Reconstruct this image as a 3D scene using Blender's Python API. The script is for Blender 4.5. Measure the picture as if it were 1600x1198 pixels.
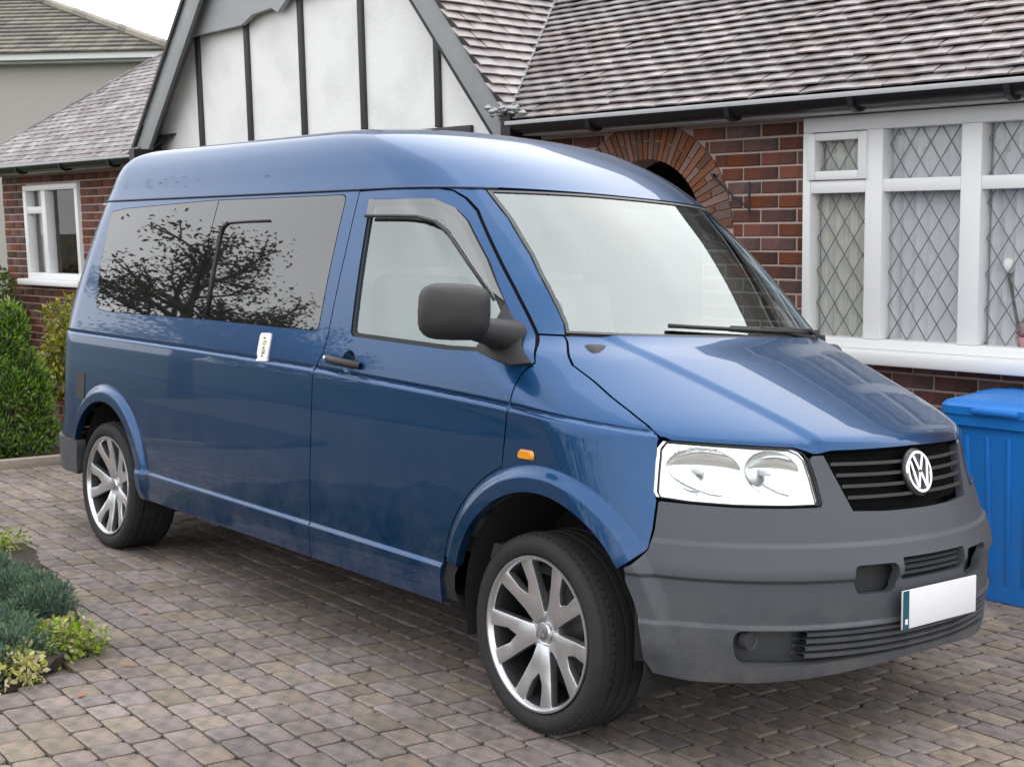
import bpy, bmesh, math, random
import numpy as np
from mathutils import Vector, Matrix
from mathutils.geometry import delaunay_2d_cdt

random.seed(7); rng = np.random.default_rng(7)
scene = bpy.context.scene
for o in list(bpy.data.objects): bpy.data.objects.remove(o)
col = scene.collection
R_ = math.radians

# ------------------------------------------------------------------ camera
CAM = np.array([3.1041, -3.795, 1.5008])
YAW, PITCH, ROLL, FPX = 2.4238, 0.1340, -0.0203, 2018.79      # gravity frame
def basis(yaw, pitch, roll):
    cy, sy, cp, sp = math.cos(yaw), math.sin(yaw), math.cos(pitch), math.sin(pitch)
    f = np.array([cy*cp, sy*cp, -sp]); r = np.cross(f, [0, 0, 1.]); r /= np.linalg.norm(r); u = np.cross(r, f)
    c, s = math.cos(roll), math.sin(roll)
    return c*r+s*u, -s*r+c*u, f
CR, CU, CF = basis(YAW, PITCH, ROLL)
cd = bpy.data.cameras.new('camera'); cam = bpy.data.objects.new('camera', cd); col.objects.link(cam)
m = Matrix.Identity(4)
for i in range(3): m[i][0], m[i][1], m[i][2], m[i][3] = CR[i], CU[i], -CF[i], CAM[i]
cam.matrix_world = m
cd.sensor_fit = 'HORIZONTAL'; cd.sensor_width = 36; cd.lens = 36*FPX/1600; cd.clip_end = 500; cd.clip_start = .05
scene.camera = cam
def px(p):                                                       # world point -> pixel of the 1600x1198 frame (used to choose what is in view)
    d = np.asarray(p, float)-CAM; z = d@CF
    return (800+FPX*(d@CR)/z, 599-FPX*(d@CU)/z, z)

# ------------------------------------------------------------------ world, sun, exposure
SUN_EL, SUN_AZ = R_(50), R_(100)                                 # bright overcast, the sun veiled by cloud behind the house
w = bpy.data.worlds.new('World'); scene.world = w; w.use_nodes = True
nt = w.node_tree; nt.nodes.clear()
N = nt.nodes.new; Lk = nt.links.new
out = N('ShaderNodeOutputWorld'); bg = N('ShaderNodeBackground'); sky = N('ShaderNodeTexSky')
sky.sky_type = 'NISHITA'; sky.sun_disc = False; sky.sun_elevation = SUN_EL; sky.sun_rotation = math.pi/2-SUN_AZ; sky.dust_density = 3
tc = N('ShaderNodeTexCoord'); nz = N('ShaderNodeTexNoise'); nz.inputs['Scale'].default_value = 2.2; nz.inputs['Detail'].default_value = 5
Lk(tc.outputs['Generated'], nz.inputs['Vector'])
rp = N('ShaderNodeValToRGB'); rp.color_ramp.elements[0].position = .3; rp.color_ramp.elements[1].position = .72
rp.color_ramp.elements[0].color = (15.5, 15.9, 16.6, 1); rp.color_ramp.elements[1].color = (22.5, 22.6, 22.8, 1)
Lk(nz.outputs['Fac'], rp.inputs['Fac'])
mx = N('ShaderNodeMix'); mx.data_type = 'RGBA'; mx.inputs['Factor'].default_value = .88
Lk(sky.outputs[0], mx.inputs['A']); Lk(rp.outputs[0], mx.inputs['B'])
Lk(mx.outputs['Result'], bg.inputs['Color']); bg.inputs['Strength'].default_value = .1
Lk(bg.outputs[0], out.inputs[0])
sd = bpy.data.lights.new('sun', 'SUN'); sd.energy = 1.25; sd.angle = R_(84); sd.color = (1, .985, .96)
sun = bpy.data.objects.new('sun', sd); col.objects.link(sun)
sv = Vector((math.cos(SUN_EL)*math.cos(SUN_AZ), math.cos(SUN_EL)*math.sin(SUN_AZ), math.sin(SUN_EL)))
sun.rotation_euler = sv.to_track_quat('Z', 'Y').to_euler(); sun.location = (0, 6, 12)
vs = scene.view_settings; vs.view_transform = 'Standard'; vs.look = 'None'; vs.exposure = .2; vs.gamma = 1; vs.use_curve_mapping = False
scene.render.engine = 'CYCLES'
scene.cycles.max_bounces = 8; scene.cycles.transparent_max_bounces = 12
scene.cycles.caustics_reflective = False; scene.cycles.caustics_refractive = False

# ------------------------------------------------------------------ the driveway frame: it falls 4.7 degrees towards the house
TR = np.array([[0.99998, 0.00658, -0.00096], [-0.00648, 0.99659, 0.08226], [0.0015, -0.08225, 0.99661]])
TM = Matrix.Identity(4)
tt = CAM-TR@CAM
for i in range(3):
    for j in range(3): TM[i][j] = TR[i, j]
    TM[i][3] = tt[i]
def G(x, y, z=0.): return Vector(tuple(CAM+TR@(np.array([x, y, z])-CAM)))      # drive frame -> world

# ------------------------------------------------------------------ materials
MAT = {}
def mat(name, color=(.5, .5, .5), rough=.5, metal=0., spec=.5, coat=0., coat_rough=.03, var=0., scale=20., bump=0., bscale=60., var_obj=0., var_isl=0., hue=0., ior=None, col2=None, c2scale=6., c2lo=.45, c2hi=.62, stain=0., stscale=.8):
    if name in MAT: return MAT[name]
    m = bpy.data.materials.new(name); m.use_nodes = True; n = m.node_tree; b = n.nodes['Principled BSDF']
    b.inputs['Base Color'].default_value = (*color, 1); b.inputs['Roughness'].default_value = rough; b.inputs['Metallic'].default_value = metal
    b.inputs['Specular IOR Level'].default_value = spec; b.inputs['Coat Weight'].default_value = coat; b.inputs['Coat Roughness'].default_value = coat_rough
    if ior: b.inputs['IOR'].default_value = ior
    last = None
    def link(a, c): n.links.new(a, c)
    tcn = n.nodes.new('ShaderNodeTexCoord')
    if col2:
        no = n.nodes.new('ShaderNodeTexNoise'); no.inputs['Scale'].default_value = c2scale; no.inputs['Detail'].default_value = 6; link(tcn.outputs['Object'], no.inputs['Vector'])
        mr = n.nodes.new('ShaderNodeMapRange'); mr.inputs['From Min'].default_value = c2lo; mr.inputs['From Max'].default_value = c2hi; link(no.outputs['Fac'], mr.inputs['Value'])
        mi = n.nodes.new('ShaderNodeMix'); mi.data_type = 'RGBA'; mi.inputs['A'].default_value = (*color, 1); mi.inputs['B'].default_value = (*col2, 1)
        link(mr.outputs[0], mi.inputs['Factor']); last = mi.outputs['Result']
    if var or var_obj or var_isl or hue:
        hs = n.nodes.new('ShaderNodeHueSaturation')
        if last: link(last, hs.inputs['Color'])
        else: hs.inputs['Color'].default_value = (*color, 1)
        acc = None
        def add(sock, amp, base):
            nonlocal acc
            ma = n.nodes.new('ShaderNodeMath'); ma.operation = 'MULTIPLY_ADD'; ma.inputs[1].default_value = amp
            link(sock, ma.inputs[0])
            if acc is None: ma.inputs[2].default_value = base-amp/2
            else:
                su = n.nodes.new('ShaderNodeMath'); su.operation = 'SUBTRACT'; su.inputs[1].default_value = amp/2; link(acc, su.inputs[0]); link(su.outputs[0], ma.inputs[2])
            acc = ma.outputs[0]
        if var:
            no = n.nodes.new('ShaderNodeTexNoise'); no.inputs['Scale'].default_value = scale; no.inputs['Detail'].default_value = 8; no.inputs['Roughness'].default_value = .65
            link(tcn.outputs['Object'], no.inputs['Vector']); add(no.outputs['Fac'], var*2, 1)
        rnd = None
        if var_obj:
            oi = n.nodes.new('ShaderNodeObjectInfo'); add(oi.outputs['Random'], var_obj*2, 1); rnd = oi.outputs['Random']
        if var_isl:
            ge = n.nodes.new('ShaderNodeNewGeometry'); add(ge.outputs['Random Per Island'], var_isl*2, 1); rnd = rnd or ge.outputs['Random Per Island']
        if acc: link(acc, hs.inputs['Value'])
        if hue and rnd:
            ge = n.nodes.new('ShaderNodeNewGeometry')
            a = n.nodes.new('ShaderNodeMath'); a.operation = 'ADD'; link(rnd, a.inputs[0])
            oi2 = n.nodes.new('ShaderNodeObjectInfo')
            if var_isl: link(ge.outputs['Random Per Island'], a.inputs[1])
            else: a.inputs[1].default_value = .37
            mu = n.nodes.new('ShaderNodeMath'); mu.operation = 'MULTIPLY'; mu.inputs[1].default_value = 7.31; link(a.outputs[0], mu.inputs[0])
            fr = n.nodes.new('ShaderNodeMath'); fr.operation = 'FRACT'; link(mu.outputs[0], fr.inputs[0])
            mh = n.nodes.new('ShaderNodeMath'); mh.operation = 'MULTIPLY_ADD'; mh.inputs[1].default_value = hue*2; mh.inputs[2].default_value = .5-hue; link(fr.outputs[0], mh.inputs[0])
            link(mh.outputs[0], hs.inputs['Hue'])
            ms = n.nodes.new('ShaderNodeMath'); ms.operation = 'MULTIPLY_ADD'; ms.inputs[1].default_value = .7; ms.inputs[2].default_value = .65; link(fr.outputs[0], ms.inputs[0])
            link(ms.outputs[0], hs.inputs['Saturation'])
        last = hs.outputs[0]
    if stain:                                                    # broad weathering that runs across neighbouring pieces
        ge = n.nodes.new('ShaderNodeNewGeometry'); no = n.nodes.new('ShaderNodeTexNoise'); no.inputs['Scale'].default_value = stscale; no.inputs['Detail'].default_value = 7; no.inputs['Roughness'].default_value = .62; link(ge.outputs['Position'], no.inputs['Vector'])
        mr = n.nodes.new('ShaderNodeMapRange'); mr.inputs['From Min'].default_value = .36; mr.inputs['From Max'].default_value = .62; mr.inputs['To Min'].default_value = 1-stain; mr.inputs['To Max'].default_value = 1.06; link(no.outputs['Fac'], mr.inputs['Value'])
        hv = n.nodes.new('ShaderNodeHueSaturation'); link(mr.outputs[0], hv.inputs['Value'])
        if last: link(last, hv.inputs['Color'])
        else: hv.inputs['Color'].default_value = (*color, 1)
        last = hv.outputs[0]
    if last: link(last, b.inputs['Base Color'])
    if bump:
        no = n.nodes.new('ShaderNodeTexNoise'); no.inputs['Scale'].default_value = bscale; no.inputs['Detail'].default_value = 6; link(tcn.outputs['Object'], no.inputs['Vector'])
        bp = n.nodes.new('ShaderNodeBump'); bp.inputs['Strength'].default_value = bump; bp.inputs['Distance'].default_value = .01
        link(no.outputs['Fac'], bp.inputs['Height']); link(bp.outputs[0], b.inputs['Normal'])
    MAT[name] = m
    return m
def thin_glass(name, tint, ior=1.6, rough=0.0, sheen=(1, 1, 1)):
    if name in MAT: return MAT[name]
    m = bpy.data.materials.new(name); m.use_nodes = True; n = m.node_tree; n.nodes.clear()
    o = n.nodes.new('ShaderNodeOutputMaterial'); mi = n.nodes.new('ShaderNodeMixShader')
    t = n.nodes.new('ShaderNodeBsdfTransparent'); t.inputs[0].default_value = (*tint, 1); g = n.nodes.new('ShaderNodeBsdfGlossy'); g.inputs['Roughness'].default_value = rough; g.inputs[0].default_value = (*sheen, 1)
    # Schlick reflectance of a thin pane, the same from both sides
    ge = n.nodes.new('ShaderNodeNewGeometry'); dp = n.nodes.new('ShaderNodeVectorMath'); dp.operation = 'DOT_PRODUCT'
    n.links.new(ge.outputs['Normal'], dp.inputs[0]); n.links.new(ge.outputs['Incoming'], dp.inputs[1])
    def mth(op, a, b=None):
        x = n.nodes.new('ShaderNodeMath'); x.operation = op
        for k, v in enumerate((a, b)):
            if v is None: continue
            if isinstance(v, (int, float)): x.inputs[k].default_value = v
            else: n.links.new(v, x.inputs[k])
        return x.outputs[0]
    r0 = ((ior-1)/(ior+1))**2
    fr = mth('ADD', mth('MULTIPLY', mth('POWER', mth('SUBTRACT', 1, mth('ABSOLUTE', dp.outputs['Value'])), 5), 1-r0), r0)
    n.links.new(fr, mi.inputs[0]); n.links.new(t.outputs[0], mi.inputs[1]); n.links.new(g.outputs[0], mi.inputs[2]); n.links.new(mi.outputs[0], o.inputs[0])
    MAT[name] = m
    return m
def leafmat(name, color, var=.35, hue=.02, rough=.55, trans=.25):
    m = mat(name, color, rough=rough, spec=.3, var_isl=var, hue=hue)
    b = m.node_tree.nodes['Principled BSDF']; n = m.node_tree
    o = n.nodes['Material Output']; tr = n.nodes.new('ShaderNodeBsdfTranslucent'); mi = n.nodes.new('ShaderNodeMixShader'); mi.inputs[0].default_value = trans
    for l in list(n.links):
        if l.to_node == b and l.to_socket.name == 'Base Color': n.links.new(l.from_socket, tr.inputs[0])
    n.links.new(b.outputs[0], mi.inputs[1]); n.links.new(tr.outputs[0], mi.inputs[2]); n.links.new(mi.outputs[0], o.inputs[0])
    return m

def dirty(m, z0, z1, amount, dust=(.17, .15, .13), axis='Z', scale=7., coat=True):
    """road dust that thickens below z1, broken up by noise (object space)"""
    n = m.node_tree; b = n.nodes['Principled BSDF']; tc_ = n.nodes.new('ShaderNodeTexCoord'); sx = n.nodes.new('ShaderNodeSeparateXYZ'); n.links.new(tc_.outputs['Object'], sx.inputs[0])
    mr = n.nodes.new('ShaderNodeMapRange'); mr.inputs['From Min'].default_value = z1; mr.inputs['From Max'].default_value = z0; mr.inputs['To Min'].default_value = .10; n.links.new(sx.outputs[axis], mr.inputs['Value'])
    no = n.nodes.new('ShaderNodeTexNoise'); no.inputs['Scale'].default_value = scale; no.inputs['Detail'].default_value = 9; no.inputs['Roughness'].default_value = .7; n.links.new(tc_.outputs['Object'], no.inputs['Vector'])
    nm = n.nodes.new('ShaderNodeMapRange'); nm.inputs['From Min'].default_value = .40; nm.inputs['From Max'].default_value = .72; n.links.new(no.outputs['Fac'], nm.inputs['Value'])
    mu = n.nodes.new('ShaderNodeMath'); mu.operation = 'MULTIPLY'; n.links.new(mr.outputs[0], mu.inputs[0]); n.links.new(nm.outputs[0], mu.inputs[1])
    fa = n.nodes.new('ShaderNodeMath'); fa.operation = 'MULTIPLY'; fa.inputs[1].default_value = amount; n.links.new(mu.outputs[0], fa.inputs[0])
    mi = n.nodes.new('ShaderNodeMix'); mi.data_type = 'RGBA'; n.links.new(fa.outputs[0], mi.inputs['Factor'])
    src = [l.from_socket for l in n.links if l.to_socket == b.inputs['Base Color']]
    if src: n.links.new(src[0], mi.inputs['A'])
    else: mi.inputs['A'].default_value = b.inputs['Base Color'].default_value
    mi.inputs['B'].default_value = (*dust, 1); n.links.new(mi.outputs['Result'], b.inputs['Base Color'])
    if coat:
        for nm_, hi in (('Metallic', 0.), ('Coat Weight', .3)):
            m2 = n.nodes.new('ShaderNodeMapRange'); m2.inputs['To Min'].default_value = b.inputs[nm_].default_value; m2.inputs['To Max'].default_value = hi; n.links.new(fa.outputs[0], m2.inputs['Value']); n.links.new(m2.outputs[0], b.inputs[nm_])
        m2 = n.nodes.new('ShaderNodeMapRange'); m2.inputs['To Min'].default_value = .005; m2.inputs['To Max'].default_value = .045; n.links.new(no.outputs['Fac'], m2.inputs['Value']); n.links.new(m2.outputs[0], b.inputs['Coat Roughness'])
    return m

# ------------------------------------------------------------------ object helpers
def tag(o, label=None, cat=None, group=None, kind=None):
    if label: o['label'] = label
    if cat: o['category'] = cat
    if group: o['group'] = group
    if kind: o['kind'] = kind
    return o
def empty(name, loc=(0, 0, 0), rz=0., parent=None):
    o = bpy.data.objects.new(name, None); col.objects.link(o); o.location = loc; o.rotation_euler[2] = rz; o.empty_display_size = .2
    if parent: o.parent = parent
    return o
def link(name, me, parent=None, mtx=None):
    o = bpy.data.objects.new(name, me); col.objects.link(o)
    if parent: o.parent = parent
    if mtx is not None: o.matrix_local = mtx
    return o
def mesh(name, V, F, material, parent=None, smooth=False, mtx=None):
    me = bpy.data.meshes.new(name); me.from_pydata([tuple(map(float, v)) for v in V], [], [tuple(map(int, f)) for f in F]); me.update()
    if material: me.materials.append(material)
    if smooth: me.polygons.foreach_set('use_smooth', [True]*len(me.polygons))
    return link(name, me, parent, mtx)
class MB:                                                        # collects pieces of ONE mesh
    def __init__(s): s.V = []; s.F = []
    def add(s, V, F):
        k = len(s.V); s.V += [tuple(v) for v in V]; s.F += [tuple(i+k for i in f) for f in F]; return s
    def box(s, a, b):
        (x0, y0, z0), (x1, y1, z1) = a, b
        return s.add([(x0, y0, z0), (x1, y0, z0), (x1, y1, z0), (x0, y1, z0), (x0, y0, z1), (x1, y0, z1), (x1, y1, z1), (x0, y1, z1)],
                     [(0, 3, 2, 1), (4, 5, 6, 7), (0, 1, 5, 4), (1, 2, 6, 5), (2, 3, 7, 6), (3, 0, 4, 7)])
    def bar(s, p, q, wd, ht, up=(0, 0, 1)):                      # box beam from p to q
        p, q = Vector(p), Vector(q); d = (q-p).normalized(); u = Vector(up); sx = d.cross(u).normalized(); uu = sx.cross(d)
        V = [c+sx*(a*wd/2)+uu*(b*ht/2) for c in (p, q) for a, b in ((-1, -1), (1, -1), (1, 1), (-1, 1))]
        return s.add(V, [(0, 3, 2, 1), (4, 5, 6, 7), (0, 1, 5, 4), (1, 2, 6, 5), (2, 3, 7, 6), (3, 0, 4, 7)])
    def tube(s, pts, rad, n=8):
        pts = [Vector(p) for p in pts]; rs = rad if hasattr(rad, '__len__') else [rad]*len(pts); rows = []
        prev = None
        for i, p in enumerate(pts):
            d = (pts[min(i+1, len(pts)-1)]-pts[max(i-1, 0)]).normalized()
            a = d.orthogonal().normalized() if prev is None else (prev-d*prev.dot(d)).normalized(); prev = a; b = d.cross(a)
            rows.append([p+(a*math.cos(t)+b*math.sin(t))*rs[i] for t in [2*math.pi*k/n for k in range(n)]])
        V = [v for r in rows for v in r]; F = []
        for i in range(len(rows)-1):
            for k in range(n): F.append((i*n+k, i*n+(k+1) % n, (i+1)*n+(k+1) % n, (i+1)*n+k))
        F.append(tuple(range(n))[::-1]); F.append(tuple((len(rows)-1)*n+k for k in range(n)))
        return s.add(V, F)
    def lathe(s, prof, n=48, axis='y', c=(0, 0, 0), close=False):       # prof: (radius, axial)
        V = []; F = []; k = len(prof)
        for i in range(n):
            a = 2*math.pi*i/n
            for r, h in prof:
                if axis == 'y': V.append((c[0]+r*math.cos(a), c[1]+h, c[2]+r*math.sin(a)))
                elif axis == 'z': V.append((c[0]+r*math.cos(a), c[1]+r*math.sin(a), c[2]+h))
                else: V.append((c[0]+h, c[1]+r*math.cos(a), c[2]+r*math.sin(a)))
        for i in range(n):
            for j in range(k-1 if not close else k):
                F.append((i*k+j, ((i+1) % n)*k+j, ((i+1) % n)*k+(j+1) % k, i*k+(j+1) % k))
        return s.add(V, F)
    def prism(s, poly, lift, depth):                             # polygon lifted to 3D by lift(u,v,w), extruded w=0..depth
        n = len(poly); V = [lift(u, v, 0) for u, v in poly]+[lift(u, v, depth) for u, v in poly]
        return s.add(V, [tuple(range(n)), tuple(range(2*n-1, n-1, -1))]+[(i, i+n, (i+1) % n+n, (i+1) % n) for i in range(n)])
    def build(s, name, material, parent=None, smooth=False, mtx=None): return mesh(name, s.V, s.F, material, parent, smooth, mtx)
def fix(o, bevel=0., seg=2, angle=35, smooth=True):              # outward normals, optional bevel
    bm = bmesh.new(); bm.from_mesh(o.data); bmesh.ops.remove_doubles(bm, verts=bm.verts, dist=1e-5); bmesh.ops.recalc_face_normals(bm, faces=bm.faces)
    if bevel:
        ed = [e for e in bm.edges if len(e.link_faces) == 2 and e.calc_face_angle(0) > R_(angle)]
        bmesh.ops.bevel(bm, geom=ed, offset=bevel, segments=seg, profile=.5, affect='EDGES', clamp_overlap=True)
    bm.to_mesh(o.data); bm.free()
    if smooth:
        o.data.polygons.foreach_set('use_smooth', [True]*len(o.data.polygons))
        try: o.data.set_sharp_from_angle(angle=R_(40))
        except Exception: pass
    return o
def inpoly(P, poly):
    P = np.asarray(P, float); q = np.asarray(poly, float); x, y = P[:, 0], P[:, 1]; r = np.zeros(len(P), bool); j = len(q)-1
    for i in range(len(q)):
        xi, yi = q[i]; xj, yj = q[j]
        c = ((yi > y) != (yj > y)) & (x < (xj-xi)*(y-yi)/((yj-yi) if yj != yi else 1e-12)+xi); r ^= c; j = i
    return r
def densify(poly, h):
    o = []
    for i in range(len(poly)):
        a = np.array(poly[i], float); b = np.array(poly[(i+1) % len(poly)], float); n = max(1, int(np.ceil(np.linalg.norm(b-a)/h)))
        o += [a+(b-a)*k/n for k in range(n)]
    return np.array(o)
def roundpoly(poly, r=.02, n=4, only=None):                      # round the corners of a 2D outline
    o = []; k = len(poly)
    for i in range(k):
        p = np.array(poly[i], float)
        if only is not None and i not in only: o.append(tuple(p)); continue
        a = np.array(poly[i-1], float)-p; b = np.array(poly[(i+1) % k], float)-p
        la, lb = np.linalg.norm(a), np.linalg.norm(b); rr = min(r, la*.45, lb*.45); a = p+a/la*rr; b = p+b/lb*rr
        for t in np.linspace(0, 1, n+1): o.append(tuple((1-t)**2*a+2*t*(1-t)*p+t*t*b))
    return o
def panel(name, outer, holes, h, fmap, outward, material, parent, off=0., flange=.02, extra=(), hb=None, smooth=True):
    """sheet cut from a curved surface: outline and holes in the 2D domain, fmap lifts to 3D; edges return inwards by flange"""
    hb = hb or h*.7
    loops = [densify(outer, hb)]+[densify(q, hb) for q in holes]
    pts = [p for l in loops for p in l]; B = np.array(pts); edges = []; k = 0
    for l in loops:
        n = len(l); edges += [(k+i, k+(i+1) % n) for i in range(n)]; k += n
    lo, hi = B.min(0), B.max(0)
    gx, gy = np.meshgrid(np.arange(lo[0], hi[0], h), np.arange(lo[1], hi[1], h)); gx = gx+(np.arange(gx.shape[0])[:, None] % 2)*h/2
    g = np.stack([gx.ravel(), gy.ravel()], -1)
    ex = np.array(list(extra), float).reshape(-1, 2)
    def keep(P, ref, d):
        ok = inpoly(P, loops[0])
        for q in loops[1:]: ok &= ~inpoly(P, q)
        P = P[ok]
        if len(P) and len(ref):
            md = np.full(len(P), 9.)
            for c in range(0, len(ref), 400): md = np.minimum(md, np.sqrt(((P[:, None]-ref[None, c:c+400])**2).sum(-1)).min(1))
            P = P[md > d]
        return P
    if len(ex): ex = keep(ex, B, .004); g = keep(g, np.concatenate([B, ex]), h*.45)
    else: g = keep(g, B, h*.45)
    allp = np.concatenate([B, ex, g]) if len(ex) else np.concatenate([B, g])
    r = delaunay_2d_cdt([Vector(p) for p in allp], edges, [], 0, 1e-6)
    P2 = np.array([tuple(v) for v in r[0]]); F = np.array([f for f in r[2] if len(f) == 3])
    c = P2[F].mean(1); ok = inpoly(c, loops[0])
    for q in loops[1:]: ok &= ~inpoly(c, q)
    F = F[ok]
    P3 = np.array([fmap(u, v) for u, v in P2])
    nrm = np.zeros_like(P3); fn = np.cross(P3[F[:, 1]]-P3[F[:, 0]], P3[F[:, 2]]-P3[F[:, 0]])
    ow = np.asarray(outward, float)
    if (fn.sum(0)@ow) < 0: F = F[:, ::-1]; fn = -fn
    for i in range(3): np.add.at(nrm, F[:, i], fn)
    ln = np.linalg.norm(nrm, axis=1); nrm[ln > 0] /= ln[ln > 0, None]
    e = 1.2e-3                                                    # surface normals from the map itself: clean reflections
    U1 = np.array([fmap(u+e, v) for u, v in P2])-np.array([fmap(u-e, v) for u, v in P2]); V1 = np.array([fmap(u, v+e) for u, v in P2])-np.array([fmap(u, v-e) for u, v in P2])
    an = np.cross(U1, V1); la = np.linalg.norm(an, axis=1); good = la > 1e-12; an[good] /= la[good, None]
    fl = np.sign((an*nrm).sum(1)); an *= fl[:, None]; bad = ~good | ((an*nrm).sum(1) < .5); an[bad] = nrm[bad]; nrm = an
    P3 = P3+nrm*off
    V = [tuple(p) for p in P3]; FF = [tuple(f) for f in F]
    if flange:
        cnt = {}
        for f in F:
            for a, b in ((f[0], f[1]), (f[1], f[2]), (f[2], f[0])): cnt[(a, b)] = cnt.get((a, b), 0)+1
        top, bot = {}, {}
        def dup(i):
            if i not in top: top[i] = len(V); V.append(tuple(P3[i])); bot[i] = len(V); V.append(tuple(P3[i]-nrm[i]*flange))
            return top[i], bot[i]
        for (a, b) in cnt:
            if (b, a) not in cnt:
                ta, ba = dup(a); tb, bb = dup(b); FF.append((tb, ta, ba, bb))
    o = mesh(name, V, FF, material, parent, smooth)
    if smooth: o.data.normals_split_custom_set_from_vertices([tuple(x) for x in nrm]+[(0, 0, 0)]*(len(V)-len(nrm)))
    return o
VAN_SIL = [(100,700),(104,600),(118,470),(140,400),(170,320),(195,265),(230,245),(300,232),(550,207),(620,203),(760,205),(850,218),(950,246),(1050,290),(1095,325),(1180,400),(1275,505),(1310,545),(1420,600),(1485,650),(1500,690),(1550,830),(1545,900),(1515,950),(1350,1040),(1250,1058),(1030,1055),(1000,1130),(880,1150),(800,1100),(745,960),(265,800),(250,845),(195,852),(140,800),(130,720)]
def in_view(p, margin=8):
    x, y, z = px(p)
    return z > 0 and -margin < x < 1600+margin and -margin < y < 1198+margin and not inpoly([(x, y)], VAN_SIL)[0]
# ================================================================== GROUND
gm = mat('lawn_ground', (.050, .068, .026), rough=.95, var=.4, scale=3, bump=.5)
V = []; F = []                                                   # follows the drive near the house, level further out
xs = [-90, -40, -20, -12, -8, -4, 0, 4, 8, 12, 25, 60]; ys = [-70, -30, -14, -9, -6, -3, 0, 2, 3, 4, 8, 30, 80]
for y in ys:
    for x in xs:
        p = G(x, min(max(y, -9), 3.2)); V.append((p.x, y if abs(y) > 9 else G(x, y).y, p.z-.035))
for j in range(len(ys)-1):
    for i in range(len(xs)-1): F.append((j*len(xs)+i, j*len(xs)+i+1, (j+1)*len(xs)+i+1, (j+1)*len(xs)+i))
tag(mesh('ground', V, F, gm), kind='structure')
# street beyond the front wall of the plot (behind the camera; it shows in the paint)
sm = mat('asphalt', (.045, .045, .047), rough=.9, var=.25, scale=30, bump=.5, bscale=90)
V = []; F = []
for k, x in enumerate((-60, -30, -15, -5, 5, 15, 30)):
    for y in (-11.5, -6.2): p = G(x, max(y, -9)); V.append((p.x, y, p.z-.02))
    if k: F.append((2*k-2, 2*k, 2*k+1, 2*k-1))
tag(mesh('road', V, F, sm), kind='structure')
# drive: sand bed, pavers as pieces of it
BED = [(-1.30, -2.36), (-1.40, -2.10), (-1.55, -1.91), (-1.78, -1.70), (-2.36, -1.56), (-3.0, -1.42), (-3.5, -1.27), (-3.8, -1.40), (-4.1, -2.0), (-4.1, -3.6), (-1.0, -3.6)]
dm = mat('jointing_sand', (.155, .126, .108), rough=.95, var=.35, scale=30, col2=(.12, .12, .075), c2scale=3)
drive = mesh('driveway', [(-10.5, -6.0, -.022), (6, -6.0, -.022), (6, 3.3, -.022), (-10.5, 3.3, -.022)], [(0, 1, 2, 3)], dm)
drive.matrix_world = TM; tag(drive, kind='structure')
pm = mat('concrete_paver', (.305, .242, .215), rough=.85, spec=.3, var=.42, scale=130, stain=.3, stscale=1.3, var_obj=.17, hue=.030, bump=.7, bscale=150, col2=(.19, .172, .155), c2scale=16, c2lo=.42, c2hi=.66)
pms = mat('concrete_paver_mass', (.305, .242, .215), rough=.85, spec=.3, var=.42, scale=130, stain=.3, stscale=1.3, var_isl=.17, hue=.030, bump=.7, bscale=150, col2=(.19, .172, .155), c2scale=16, c2lo=.42, c2hi=.66)
def paver_geo(L, W, seed):
    r = random.Random(seed); c = .0105
    ring = []
    k = [(-1, -1), (1, -1), (1, 1), (-1, 1)]
    for i, (sx, sy) in enumerate(k):
        cc = c*(.6+r.random()); x, y = sx*L/2+r.uniform(-.003, .003), sy*W/2+r.uniform(-.003, .003)
        a = (x-sx*cc, y); b = (x, y-sy*cc)
        ring += [b, a] if i % 2 == 0 else [a, b]
    V = [(x, y, -.03) for x, y in ring]+[(x, y, -.0035) for x, y in ring]
    V += [(x*(1-.016/L), y*(1-.016/W), .0+r.uniform(-.001, .001)) for x, y in ring]
    n = 8; F = []
    for q in (0, 8):
        for i in range(n): F.append((q+i, q+(i+1) % n, q+n+(i+1) % n, q+n+i))
    F.append(tuple(range(16, 24)))
    return V, F
LEN = [.112, .13, .145, .16, .178]; ROW = .119
geo = {(l, s): paver_geo(l-.007, ROW-.007, int(l*1000)*7+s) for l in LEN for s in range(3)}
gme = {}
for k, (V, F) in geo.items():
    me = bpy.data.meshes.new('paver'); me.from_pydata(V, [], F); me.materials.append(pm); me.polygons.foreach_set('use_smooth', [False]*len(me.polygons)); gme[k] = me
ang = R_(-2.4); ca, sa = math.cos(ang), math.sin(ang); cand = []
for r in range(-37, 48):
    v = r*ROW; u = -9.6+random.uniform(0, .2)
    while u < 5.2:
        l = random.choice(LEN); uc, vc = u+l/2, v; x, y = uc*ca-vc*sa, uc*sa+vc*ca; u += l
        if y > 3.05 or y < -4.2: continue
        if inpoly([(x, y)], BED)[0]: continue
        if x < -6.3 and y < .35 and x < -6.35: continue              # side bed with the conifer
        p = G(x, y); q = px(p)
        if q[2] < .4 or not (-420 < q[0] < 2250 and 560 < q[1] < 1700): continue
        cand.append((x, y, l, random.randrange(3), q[2], in_view(p, 2)))
cand.sort(key=lambda c: (not c[5], c[4]))
bulk = MB()
for i, (x, y, l, s, d, vis) in enumerate(cand):
    rz = ang+random.gauss(0, .012); dz = random.gauss(0, .0012); tx, ty = random.gauss(0, .005), random.gauss(0, .005)
    if i < 300 and vis:
        o = link('paver', gme[(l, s)], drive); o.location = (x, y, dz); o.rotation_euler = (tx, ty, rz)
    else:
        V, F = geo[(l, s)]; c_, s_ = math.cos(rz), math.sin(rz)
        bulk.add([(x+a*c_-b*s_, y+a*s_+b*c_, dz+e+a*ty*-1+b*tx) for a, b, e in V], F)
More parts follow.
